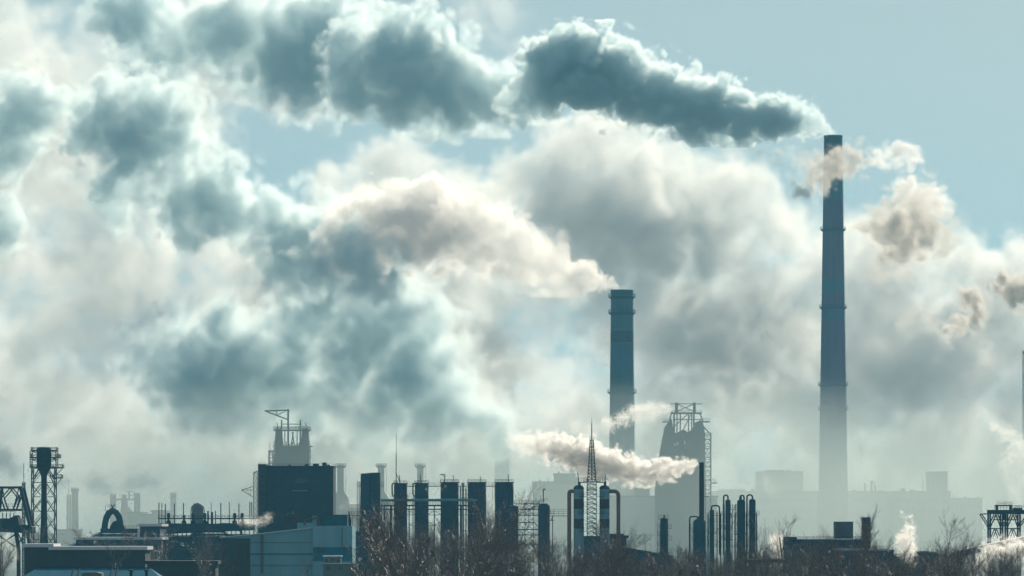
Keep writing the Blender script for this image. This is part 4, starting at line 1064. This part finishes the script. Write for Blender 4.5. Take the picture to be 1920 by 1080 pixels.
named = [(868, 948, 470, 0, 'broad bare tree with glint-flecked twigs rising highest before the dark column row'),
         (795, 962, 480, 3, 'bare tree just left of the highest one, in front of the second dark column'),
         (738, 982, 470, 6, 'upright bare tree nearest the blue hall, before the narrow slab tower'),
         (920, 985, 500, 1, 'bare tree in front of the widest dark column'),
         (1440, 984, 520, 6, 'slender bare tree with upright twigs right of the column group'),
         (1540, 988, 510, 2, 'bare tree standing before the snow-roofed plant, left of its cube'),
         (1625, 1010, 500, 0, 'bare tree in front of the violet stack'),
         (1838, 990, 540, 5, 'tall bare tree before the left leg of the steel trestle'),
         (1790, 1015, 530, 6, 'thin bare tree just left of the tree before the trestle'),
         (1090, 1008, 490, 3, 'bare tree hiding the foot of the left striped tower'),
         (1330, 1018, 520, 4, 'bare tree hiding the foot of the thinnest column')]
for px, pt, Y, kd, lab in named: tree(px, pt, Y, kd, rt.uniform(0, 6.28), lab, 1.0)
common = 'bare frost-tipped tree lost in the brown thicket along the bottom edge'
def top_at(px):
    xs = [640, 700, 800, 880, 960, 1040, 1120, 1200, 1280, 1380, 1460, 1560, 1660, 1740, 1820, 1930]
    ys = [1050, 1000, 985, 980, 1005, 1020, 1022, 1035, 1030, 1030, 1020, 1018, 1035, 1045, 1015, 1030]
    return float(np.interp(px, xs, ys))
for row, (Y, dpx, dpt) in enumerate(((430, 54, 34), (500, 44, 26), (570, 38, 20), (640, 36, 14))):
    px = 716 + row * 15
    while px < 1960:
        tree(px + rt.uniform(-9, 9), top_at(px) + dpt + rt.uniform(-10, 16), Y + rt.uniform(-25, 25), rt.randrange(7), rt.uniform(0, 6.28), common, rt.uniform(.85, 1.1), 'bare trees in the front thicket')
        px += dpx
for px, pt, Y, kd, lab in ((108, 1004, 830, 5, 'bare tree rising behind the brown hall at the foot of the lattice tower'), (14, 1000, 700, 6, 'thin bare tree in the steam at the left edge'), (30, 1006, 720, 2, 'bushier bare tree in the steam near the left edge'), (222, 1018, 790, 6, 'small bare tree before the brown hall'), (345, 1014, 760, 2, 'bare tree before the pipe rack'), (565, 1048, 760, 6, 'faint small tree against the pale blue hall'), (62, 985, 930, 6, 'thin bare tree between the gantry and the lattice tower')):
    tree(px, pt, Y, kd, rt.uniform(0, 6.28), lab, .9)
for px, pt in ((158, 1001), (176, 1006), (205, 1003), (236, 1006), (252, 1000), (290, 1004), (312, 1008), (420, 1010), (405, 1016)):
    tree(px, pt, 880 + rt.uniform(-20, 30), rt.randrange(7), rt.uniform(0, 6.28), 'dim bare tree in the scrub between the brown hall and the pipe rack', 1.1, 'dim scrub at lower left')
# ------------------------------------------------------------------ smoke and steam: real density volumes
class N:
    def __init__(s, ng): s.ng = ng; s.nn = ng.nodes
    def m(s, op, a, b=None, c=None):
        n = s.nn.new('ShaderNodeMath'); n.operation = op
        for i, v in enumerate((a, b, c)):
            if v is None: continue
            if isinstance(v, (int, float)): n.inputs[i].default_value = v
            else: s.ng.links.new(v, n.inputs[i])
        return n.outputs[0]
    def clamp(s, a): return s.m('MINIMUM', s.m('MAXIMUM', a, 0.0), 1.0)
    def v(s, op, a, b=None, sc=None):
        n = s.nn.new('ShaderNodeVectorMath'); n.operation = op
        for i, v in enumerate((a, b)):
            if v is None: continue
            if isinstance(v, (tuple, list)): n.inputs[i].default_value = v
            else: s.ng.links.new(v, n.inputs[i])
        if sc is not None:
            if isinstance(sc, (int, float)): n.inputs['Scale'].default_value = sc
            else: s.ng.links.new(sc, n.inputs['Scale'])
        return n.outputs[0]
    def sep(s, a):
        n = s.nn.new('ShaderNodeSeparateXYZ'); s.ng.links.new(a, n.inputs[0]); return n.outputs
    def noise(s, vec, scale, detail=0, rough=.5):
        n = s.nn.new('ShaderNodeTexNoise'); n.noise_dimensions = '3D'; n.inputs['Scale'].default_value = scale
        n.inputs['Detail'].default_value = detail; n.inputs['Roughness'].default_value = rough
        s.ng.links.new(vec, n.inputs['Vector']); return n.outputs[0], n.outputs[1]

def vmat(name, col, an, dens=1.0, step=1.0):
    m = bpy.data.materials.new(name); m.use_nodes = True; m.cycles.volume_step_rate = step; t = m.node_tree; t.nodes.remove(t.nodes['Principled BSDF'])
    p = t.nodes.new('ShaderNodeVolumePrincipled'); p.inputs['Density'].default_value = dens
    p.inputs['Color'].default_value = (*col, 1); p.inputs['Anisotropy'].default_value = an
    t.links.new(p.outputs[0], t.nodes['Material Output'].inputs['Volume']); return m

def smoke(name, label, cat, blobs, voxel, material, seed=0, warp=.3, amp=.55, lump=1.0, rough=.55, g=None, pad=1.35, size=None, detail=2.2):
    """blobs: (px, py, radius_px, Y, depth_factor, density per metre, softness). The cloud of blobs gives the form,
    warped and billowed by noise; the result is a density grid made by a Volume Cube node."""
    t0 = time.time()
    B = np.array([(X(b[0], b[3]), b[3], Z(b[1], b[3]), b[2] * K * b[3], b[4], b[5], b[6]) for b in blobs])
    r = B[:, 3]; ext = np.stack([r, r * B[:, 4], r], 1) * pad
    lo = (B[:, :3] - ext).min(0); hi = (B[:, :3] + ext).max(0)
    lo[2] = max(lo[2], .5)
    org = np.array([(lo[0] + hi[0]) / 2, (lo[1] + hi[1]) / 2, lo[2]])
    c = B[:, :3] - org; lo = lo - org; hi = hi - org
    res = np.maximum(np.ceil((hi - lo) / voxel).astype(int), 2)
    g = g or voxel * 5
    n = np.ceil((hi - lo) / g).astype(int) + 2
    ax = [lo[i] + np.arange(n[i]) * g for i in range(3)]
    P = np.stack(np.meshgrid(*ax, indexing='ij'), -1).reshape(-1, 3)
    S = np.full(len(P), -9.0); W = np.full(len(P), 1e-6); D = np.zeros(len(P)); F = np.zeros(len(P))
    for i in range(len(B)):
        q = P - c[i]; q[:, 1] /= B[i, 4]; s = 1 - np.sqrt((q * q).sum(1)) / r[i]
        e = np.exp(np.clip(s, -3, 1) * 6); W += e; D += e * B[i, 5]; F += e * B[i, 6]
        S = np.logaddexp(S * 7, s * 7) / 7
    D /= W; F /= W; S = np.clip(S, -2, 1.3)
    me = bpy.data.meshes.new(name); me.vertices.add(len(P)); me.vertices.foreach_set('co', P.astype(np.float32).ravel())
    a = me.attributes.new('form', 'FLOAT_VECTOR', 'POINT'); a.data.foreach_set('vector', np.stack([S, F, D], 1).astype(np.float32).ravel())
    ob = bpy.data.objects.new(name, me); sc.collection.objects.link(ob); ob.location = org
    me.materials.append(material)
    ng = bpy.data.node_groups.new(name, 'GeometryNodeTree')
    ng.interface.new_socket('Geometry', in_out='INPUT', socket_type='NodeSocketGeometry'); ng.interface.new_socket('Geometry', in_out='OUTPUT', socket_type='NodeSocketGeometry')
    q = N(ng); gi = q.nn.new('NodeGroupInput'); go = q.nn.new('NodeGroupOutput')
    pos = q.nn.new('GeometryNodeInputPosition').outputs[0]
    L0 = size or float(np.median(r))
    sp = q.v('ADD', pos, (seed * 137.1, seed * 211.3, seed * 71.7))
    half = (.5, .5, .5)
    w1 = q.v('SUBTRACT', q.noise(sp, 1 / (L0 * 1.1), 1)[1], half)
    w2 = q.v('SUBTRACT', q.noise(sp, 1 / (L0 * .3), 2)[1], half)
    p2 = q.v('ADD', pos, q.v('ADD', q.v('SCALE', w1, sc=warp * L0 * 2), q.v('SCALE', w2, sc=warp * L0 * .5)))
    gp = q.v('SCALE', q.v('SUBTRACT', p2, tuple(lo)), sc=1 / g)
    gp = q.v('MINIMUM', q.v('MAXIMUM', gp, (0, 0, 0)), tuple(float(x - 1.001) for x in n))
    fl = q.v('FLOOR', gp); f = q.sep(q.v('SUBTRACT', gp, fl)); b = q.sep(fl)
    idx0 = q.m('MULTIPLY_ADD', q.m('MULTIPLY_ADD', b[0], float(n[1]), b[1]), float(n[2]), b[2])
    at = q.nn.new('GeometryNodeInputNamedAttribute'); at.data_type = 'FLOAT_VECTOR'; at.inputs[0].default_value = 'form'
    ao = [o for o in at.outputs if o.enabled][0]
    def samp(off):
        sn = q.nn.new('GeometryNodeSampleIndex'); sn.data_type = 'FLOAT_VECTOR'; sn.domain = 'POINT'
        ng.links.new(gi.outputs[0], sn.inputs[0]); ng.links.new(ao, [x for x in sn.inputs if x.enabled and x.name == 'Value'][0])
        ng.links.new(q.m('ADD', idx0, float(off)), sn.inputs['Index']); return [o for o in sn.outputs if o.enabled][0]
    def mix(a_, b_, t_):
        mn = q.nn.new('ShaderNodeMix'); mn.data_type = 'VECTOR'; ins = [x for x in mn.inputs if x.enabled]
        ng.links.new(t_, ins[0]); ng.links.new(a_, ins[1]); ng.links.new(b_, ins[2]); return [o for o in mn.outputs if o.enabled][0]
    sx, sy = int(n[1] * n[2]), int(n[2])
    yx = []
    for i in (0, 1):
        zz = [mix(samp(i * sx + j * sy), samp(i * sx + j * sy + 1), f[2]) for j in (0, 1)]
        yx.append(mix(zz[0], zz[1], f[1]))
    S_, F_, D_ = q.sep(mix(yx[0], yx[1], f[0]))
    w3 = q.v('SUBTRACT', q.noise(sp, 1 / (L0 * .14), 1)[1], half)
    bp = q.v('ADD', sp, q.v('SCALE', w3, sc=L0 * .08))
    tot = None; L = L0 * .9 * lump; a = 1.0; norm = 0
    while L > voxel * detail:
        o = q.m('MULTIPLY', q.m('ABSOLUTE', q.m('MULTIPLY_ADD', q.noise(bp, 1 / L)[0], 2.0, -1.0)), a * 2.2)
        tot = o if tot is None else q.m('ADD', tot, o); norm += a; a *= rough; L *= .47
    if tot is None: bil = 0.0; sd = S_
    else: sd = q.m('ADD', S_, q.m('MULTIPLY_ADD', tot, amp / norm, -amp * .32))
    t = q.clamp(q.m('DIVIDE', sd, F_))
    den = q.m('MULTIPLY', q.m('MULTIPLY', t, t), D_)
    den = q.m('MULTIPLY', den, q.clamp(q.m('MULTIPLY_ADD', S_, 4.0, 3.2)))
    vc = q.nn.new('GeometryNodeVolumeCube'); ng.links.new(den, vc.inputs['Density'])
    vc.inputs['Min'].default_value = tuple(lo); vc.inputs['Max'].default_value = tuple(hi)
    for i, nm in enumerate('XYZ'): vc.inputs['Resolution ' + nm].default_value = int(res[i])
    sm = q.nn.new('GeometryNodeSetMaterial'); ng.links.new(vc.outputs[0], sm.inputs[0]); sm.inputs['Material'].default_value = material
    ng.links.new(sm.outputs[0], go.inputs[0])
    mo = ob.modifiers.new('smoke', 'NODES'); mo.node_group = ng
    tag(ob, label, cat, None, 'stuff')
    print('%s: %.1fM voxels, form grid %d, %.1fs' % (name, res.prod() / 1e6, len(P), time.time() - t0), flush=True)
    return ob

def run(path, Y, dens, soft, df=1.0, extra=2, seed=0, jit=.7, er=(.35, .6), dY=0.0):
    """A plume along a list of (px, py, r): main puffs plus smaller puffs on their flanks."""
    rnd = random.Random(seed); out = []
    for i, p in enumerate(path):
        x, y, r_ = p[:3]; d = p[3] if len(p) > 3 else dens; sf = p[4] if len(p) > 4 else soft
        yy = Y + dY * i / max(1, len(path) - 1)
        out.append((x, y, r_, yy, df, d, sf))
        for _ in range(extra):
            a = rnd.uniform(0, 6.28)
            out.append((x + r_ * jit * math.cos(a), y + r_ * jit * .85 * math.sin(a), r_ * rnd.uniform(*er), yy + rnd.uniform(-.5, .5) * r_ * K * Y, df, d, sf))
    return out

V_white = vmat('white_steam', (.992, .992, .988), .45, step=.6)
V_smoke = vmat('grey_smoke', (.86, .968, 1.0), .45, step=.5)
V_dusty = vmat('dusty_smoke', (.93, .90, .855), .3, step=.6)
V_bank = vmat('steam_bank', (.945, .965, .965), .4, step=.6)
DS = 1.0

# 1 plume of the tallest chimney
pA0 = [(1561, 253, 6), (1553, 247, 9), (1542, 241, 13), (1528, 235, 18), (1512, 229, 23), (1494, 225, 28), (1475, 221, 33)]
smoke('smoke_plume', 'bright curling first stretch of smoke just leaving the mouth of the tallest chimney', 'smoke', run(pA0, 2500, .22, .3, 1.0, 3, 2), .4, V_smoke, 21, warp=.35, amp=1.2, size=4.5, rough=.58, detail=2)
pA = [(1470, 220, 36, .26), (1437, 216, 45), (1398, 216, 51), (1350, 207, 56), (1300, 198, 60), (1250, 184, 62), (1200, 170, 64), (1150, 150, 66), (1108, 128, 78), (1080, 92, 50), (1050, 116, 66), (1036, 152, 50), (1016, 176, 44), (996, 172, 46, .2), (972, 186, 44, .16)]
pA = [(p[0], p[1] + 2, p[2] * .84) + tuple(p[3:]) for p in pA]
smoke('smoke_plume', 'dense dark plume with bright lumpy rim blowing left from the tallest chimney', 'smoke', run(pA, 2500, .3, .2, 1.1, 3, 3), .6, V_smoke, 1, warp=.3, amp=1.25, lump=1.0, rough=.55, size=15, detail=2.2)
# 2 the same plume further left, older and softer
pA2 = [(1012, 178, 34), (975, 185, 46), (940, 180, 60), (890, 165, 68), (850, 190, 62), (800, 140, 88), (745, 105, 92), (760, 190, 62), (700, 130, 70), (655, 110, 62), (655, 170, 55), (940, 235, 26, .06), (860, 240, 30, .06)]
pA3 = [(600, 90, 100), (555, 140, 72), (620, 45, 55), (520, 125, 55), (440, 55, 70), (400, 85, 58), (470, 145, 44), (290, 135, 52), (250, 30, 72), (205, 10, 55), (340, 70, 58, .09), (520, 50, 55, .1), (480, 90, 55, .1), (350, 120, 40, .06)]
pA2 = [(p[0], p[1], p[2] * .9) + tuple(p[3:]) for p in pA2]
smoke('smoke_plume', 'older blue-grey billows of the same plume across the top, left of the dense dark part', 'smoke', run(pA2, 2560, .17, .3, 1.1, 2, 5) + run(pA3, 2650, .14, .4, 1.1, 2, 6), 1.0, V_smoke, 2, warp=.3, amp=1.0, size=18, detail=2.5)
# 3 plume of the shorter chimney
pB = [(1150, 532, 7), (1138, 530, 12), (1118, 527, 18), (1092, 520, 25), (1062, 513, 32), (1025, 503, 40), (985, 485, 48), (945, 462, 55), (905, 445, 58), (860, 432, 62), (815, 425, 68), (770, 420, 72), (780, 378, 36), (715, 428, 68), (665, 425, 52), (640, 470, 50)]
smoke('smoke_plume', 'bright curling first stretch of steam leaving the mouth of the shorter chimney', 'smoke', run([(1158, 540, 5), (1150, 533, 8)] + pB[1:4], 2200, .2, .35, 1.0, 3, 7), .4, V_white, 22, warp=.4, amp=1.2, size=4.5, rough=.6, detail=2)
smoke('smoke_plume', 'cream white plume curling left from the shorter chimney', 'smoke', run(pB[3:9], 2200, .11, .24, 1.0, 3, 8) + run(pB[9:], 2200, .15, .25, 1.0, 3, 9), .6, V_white, 3, warp=.3, amp=1.0, size=13, rough=.55, detail=2.2)
# 4 its older blue-grey puffs
pB2 = [(590, 460, 84), (560, 505, 58), (515, 425, 62), (640, 505, 60), (690, 515, 52), (455, 440, 44, .1), (395, 375, 76), (360, 420, 48), (330, 360, 54), (255, 250, 96), (180, 240, 66), (315, 240, 68), (60, 200, 60), (20, 225, 66), (10, 290, 50), (205, 365, 46), (205, 400, 36), (-5, 420, 52), (280, 330, 45, .08)]
smoke('smoke_plume', 'dark blue-grey puffs drifting left in a chain, behind the cream plume', 'smoke', run(pB2, 2280, .18, .5, 1.0, 2, 11) + run([(652, 478, 56), (692, 505, 52), (738, 484, 34, .12), (622, 446, 38, .12), (600, 490, 50)], 2165, .22, .6, .7, 2, 12), 1.0, V_smoke, 4, warp=.4, amp=1.2, size=16, rough=.62)
# 5 low dark mass
pC = [(390, 700, 120), (310, 690, 85), (460, 660, 90), (540, 680, 80), (480, 750, 70), (410, 780, 62), (345, 760, 55), (580, 590, 80), (640, 565, 70), (700, 600, 85), (760, 570, 65), (815, 570, 42), (680, 660, 95), (760, 680, 100), (830, 690, 62), (800, 760, 88), (865, 762, 62), (905, 792, 50), (720, 770, 90), (640, 735, 60), (600, 790, 52), (560, 740, 60), (945, 818, 42)]
smoke('smoke_bank', 'large low blue-grey smoke mass hanging over the dark block and column row', 'smoke', run(pC, 2420, .2, .9, 1.1, 2, 13), 1.4, V_smoke, 5, warp=.4, amp=1.2, size=20, rough=.62)
# 6 back banks of steam
rb = random.Random(17)
def top_mid(x):
    xs = [560, 620, 680, 740, 790, 830, 900, 980, 1040, 1100, 1180, 1280, 1360, 1430, 1500, 1560, 1640, 1700, 1760, 1820, 1880, 1960]
    ys = [400, 365, 310, 245, 260, 330, 340, 310, 230, 215, 225, 268, 290, 320, 400, 425, 410, 400, 430, 450, 460, 450]
    return float(np.interp(x, xs, ys))
bank = []
x = 590
while x < 1990:
    r_ = rb.uniform(48, 70); bank.append((x, top_mid(x) + r_ * 1.0, r_, 3000 + rb.uniform(-40, 40), 1.0, .045, .6)); x += 42
for _ in range(120):
    x = rb.uniform(580, 1980); r_ = rb.uniform(60, 115); t = top_mid(x) + r_ * 1.05; y = t + (980 - t) * rb.random()
    bank.append((x, y, r_, 3000 + rb.uniform(-60, 60), 1.0, rb.choice((.016, .038, .066)), .7))
for x, y, r_ in ((1130, 420, 110), (1060, 400, 80), (1210, 470, 90), (1330, 450, 80), (1290, 620, 110), (1390, 660, 90), (1650, 700, 90), (1740, 640, 80), (1040, 330, 50)):
    bank.append((x, y, r_, 2990, 1.2, .11, .8))
for x, y, r_ in ((930, 40, 60), (890, 10, 60), (975, 95, 55), (990, 150, 40)):
    bank.append((x, y, r_, 3040, .8, .025, 1.0))
smoke('steam_bank', 'vast pale grey steam bank rising behind both big chimneys', 'steam', bank, 1.6, V_bank, 6, warp=.45, amp=1.35, lump=1.2, rough=.68, size=26, detail=2)
bl = []
for _ in range(125):
    x = rb.uniform(-80, 600); r_ = rb.uniform(60, 110); y = rb.uniform(10, 960)
    if 370 < x < 690 and 190 < y < 430: continue
    if y < 55 and (100 < x < 210 or x > 330): continue
    bl.append((x, y, r_, 3050 + rb.uniform(-60, 60), 1.0, rb.choice((.013, .026, .044)), .7))
smoke('steam_bank', 'soft cream steam bank filling the left side of the sky', 'steam', bl, 1.6, V_bank, 7, warp=.45, amp=1.35, lump=1.2, rough=.68, size=26, detail=2)
# 7 puffs round the tallest chimney
pD = [(1592, 302, 34), (1560, 318, 32), (1610, 294, 24), (1536, 334, 32), (1506, 354, 26), (1536, 306, 28), (1500, 300, 24, .1), (1462, 296, 22, .1), (1420, 290, 18, .08)]
smoke('steam_puff', 'ragged beige steam scrap drifting across the tallest chimney just below its rim', 'steam', run(pD, 2440, .3, .75, .5, 2, 19), .5, V_dusty, 8, warp=.55, amp=1.1, rough=.5, size=8)
pE = [(1648, 292, 20), (1680, 284, 24), (1708, 294, 22), (1654, 308, 18), (1700, 320, 14, .15), (1700, 350, 28, .3), (1735, 372, 34), (1760, 390, 24), (1690, 340, 14), (1715, 400, 36)]
smoke('steam_puff', 'white curled steam scraps in the clear sky right of the tallest chimney', 'steam', run(pE, 2700, .32, .7, .7, 2, 20), .7, V_white, 9, warp=.5, amp=.9, rough=.5, size=8)
pF = [(1605, 428, 14), (1635, 430, 24), (1670, 425, 44), (1700, 400, 36), (1695, 450, 48), (1680, 478, 32), (1735, 430, 38), (1685, 385, 24), (1765, 445, 40, .12), (1650, 505, 30, .08), (1725, 370, 40, .1), (1630, 400, 22, .1), (1700, 510, 26, .08), (1780, 410, 30, .08)]
smoke('smoke_puff', 'brownish-grey torn smoke clump right of the tallest chimney', 'smoke', run(pF, 2460, .26, .75, .8, 2, 21), .6, V_dusty, 10, warp=.65, amp=1.25, rough=.55, size=9)
pG = [(1820, 560, 28), (1828, 590, 22), (1802, 608, 20), (1772, 620, 16), (1745, 605, 18, .08), (1700, 600, 22, .06), (1850, 575, 20, .1), (1885, 540, 26), (1910, 548, 30), (1940, 545, 30), (1840, 640, 20, .06), (1780, 640, 20, .05)]
smoke('smoke_puff', 'small grey-brown smoke wisps near the right edge', 'smoke', run(pG, 2460, .55, .7, .8, 2, 22), .6, V_dusty, 11, warp=.5, amp=1.0, rough=.5, size=7)
# 8 small plumes among the plant
pH = [(1311, 868, 4), (1302, 870, 8), (1286, 874, 13), (1262, 880, 16), (1237, 884, 19), (1210, 888, 21), (1182, 882, 22), (1155, 872, 24), (1127, 868, 26), (1100, 858, 28), (1072, 851, 25), (1045, 842, 22)]
pH2 = [(1015, 834, 22, .6), (988, 832, 20, .3), (960, 828, 16, .2)]
smoke('steam_plume', 'bright white lumpy steam plume streaming left from the slim chimney', 'steam', run(pH + pH2, 1060, 1.1, .35, 1.0, 3, 24), .2, V_white, 12, warp=.32, amp=1.15, lump=1.0, rough=.56, size=2.0, detail=2)
pI = [(1258, 765, 6), (1242, 767, 11), (1218, 771, 15), (1192, 776, 16), (1168, 786, 13), (1140, 796, 14), (1105, 805, 14, .15), (1080, 800, 14, .12)]
smoke('steam_plume', 'white steam streaming left from the large furnace top across the shorter chimney', 'steam', run(pI, 1840, .5, .5, 1.0, 2, 25), .4, V_white, 13, warp=.35, amp=.9)
def wisp(label, path, Y, dens, soft, seed, vox=.2, df=1.0): smoke('steam_wisp', label, 'steam', run(path, Y, dens * 3.5, soft, df, 2, seed), vox, V_white, seed, warp=.45, amp=1.0)
wisp('small glowing white steam jet at the left foot of the dark block', [(511, 966, 6), (500, 972, 9), (486, 980, 10), (468, 981, 11), (452, 978, 8)], 1075, .22, .9, 31)
wisp('thin steam streak on the face of the dark block', [(574, 953, 2.5), (562, 955, 3.5), (549, 961, 6), (539, 965, 5), (529, 968, 4)], 1085, .4, .7, 32, .12)
wisp('upright white steam jet between the curved shed and the snowy plant', [(1708, 1055, 10), (1702, 1036, 14), (1698, 1016, 16), (1706, 992, 10), (1704, 972, 7), (1690, 962, 6)], 840, .6, .6, 33, .2)
wisp('white steam puff low behind the slender tree right of the column group', [(1456, 1012, 12), (1462, 1030, 12), (1458, 1042, 12)], 810, .6, .6, 34)
wisp('little steam curl on the front of the snowy plant', [(1552, 1022, 4), (1556, 1034, 5), (1568, 1041, 6), (1580, 1045, 5)], 785, .6, .7, 35, .14)
wisp('white steam cloud glowing under the steel trestle', [(1860, 1036, 20), (1890, 1030, 22), (1920, 1034, 24), (1780, 1062, 18), (1765, 1072, 16), (1838, 1058, 18)], 840, .35, .8, 36, .3)
wisp('pale steam rising at the left edge in front of the gantry', [(6, 1020, 16), (22, 1030, 15), (40, 1022, 10), (14, 1000, 12), (30, 1044, 14)], 780, .3, .8, 37, .25)
wisp('low grey-white plumes along the horizon behind the lattice tower', [(136, 912, 4), (128, 903, 8), (116, 904, 12), (150, 892, 8), (178, 906, 17), (198, 916, 14), (246, 905, 14), (268, 900, 15), (292, 906, 11), (222, 915, 8), (4, 862, 20), (24, 882, 14)], 2080, .16, .6, 38, .5)
wisp('faint pink-white steam scrap before the gap between second and third column', [(812, 914, 5), (800, 917, 5), (826, 916, 5), (836, 912, 4)], 1088, .3, .8, 39, .14)
wisp('white steam round the base of the small chimney beside the dark block', [(650, 945, 12), (664, 936, 12), (640, 950, 10), (672, 950, 12)], 1740, .08, .8, 40, .5)
wisp('slanting veil of steam in front of the long pale mill', [(1345, 872, 20), (1385, 888, 24), (1425, 902, 20), (1450, 918, 14)], 2350, .03, .9, 41, .8)
wisp('white steam trail cut by the right edge above the trestle', [(1836, 784, 10), (1862, 798, 14), (1888, 816, 16), (1912, 840, 18), (1935, 850, 18), (1912, 872, 28), (1928, 915, 30)], 2350, .11, .8, 42, .6)
wisp('small steam wisps venting on the roof of the stepped mill', [(1664, 934, 6), (1666, 922, 8), (1744, 900, 7), (1762, 914, 11), (1640, 892, 16), (1700, 925, 10)], 2450, .05, .8, 43, .6)
wisp('dim steam streaks in front of the pipe rack trestle', [(384, 1040, 8), (372, 1050, 8), (388, 1052, 7), (300, 1000, 10), (250, 1008, 12), (225, 1008, 10), (330, 996, 9)], 1000, .08, .9, 44, .25)

# 9 low mist over the far works
def mist():
    x0, x1, y0, y1, z0, z1 = -700, 700, 1330, 2900, .5, 130
    me = bpy.data.meshes.new('mist'); me.vertices.add(2); me.vertices.foreach_set('co', [x0, y0, z0, x1, y1, z1])
    ob = bpy.data.objects.new('mist', me); sc.collection.objects.link(ob); me.materials.append(V_mist)
    ng = bpy.data.node_groups.new('mist', 'GeometryNodeTree'); ng.interface.new_socket('Geometry', in_out='OUTPUT', socket_type='NodeSocketGeometry')
    q = N(ng); go = q.nn.new('NodeGroupOutput'); pos = q.nn.new('GeometryNodeInputPosition').outputs[0]; p = q.sep(pos)
    n1 = q.noise(q.v('MULTIPLY', pos, (1, .4, 1.6)), 1 / 70, 4, .55)[0]
    h = q.m('ADD', p[2], q.m('MULTIPLY_ADD', n1, -90.0, 45.0))
    f = q.clamp(q.m('MULTIPLY_ADD', h, -1 / 60, 95 / 60)); f = q.m('MULTIPLY', f, f)
    near = q.clamp(q.m('MULTIPLY_ADD', p[1], 1 / 250, -1350 / 250))
    d = q.m('MULTIPLY', q.m('MULTIPLY', f, near), q.m('MULTIPLY_ADD', n1, .0016, .0004))
    vc = q.nn.new('GeometryNodeVolumeCube'); ng.links.new(d, vc.inputs['Density']); vc.inputs['Min'].default_value = (x0, y0, z0); vc.inputs['Max'].default_value = (x1, y1, z1)
    for nm, n_ in zip('XYZ', (200, 100, 33)): vc.inputs['Resolution ' + nm].default_value = n_
    sm = q.nn.new('GeometryNodeSetMaterial'); ng.links.new(vc.outputs[0], sm.inputs[0]); sm.inputs['Material'].default_value = V_mist; ng.links.new(sm.outputs[0], go.inputs[0])
    mo = ob.modifiers.new('mist', 'NODES'); mo.node_group = ng
    tag(ob, 'low pale mist veiling the far works and the feet of the chimneys', 'mist', None, 'stuff')
V_mist = vmat('mist', (.68, .80, .79), .25)
mist()

# ------------------------------------------------------------------ haze
hz = MB(); hz.box(-3600, 3600, -300, 7500, -1, 420)
h = hz.build('haze', vmat('haze_air', (.22, .68, 1.0), .1, .000095))
tag(h, 'blue-grey winter air between the camera and the works', 'haze', None, 'stuff')
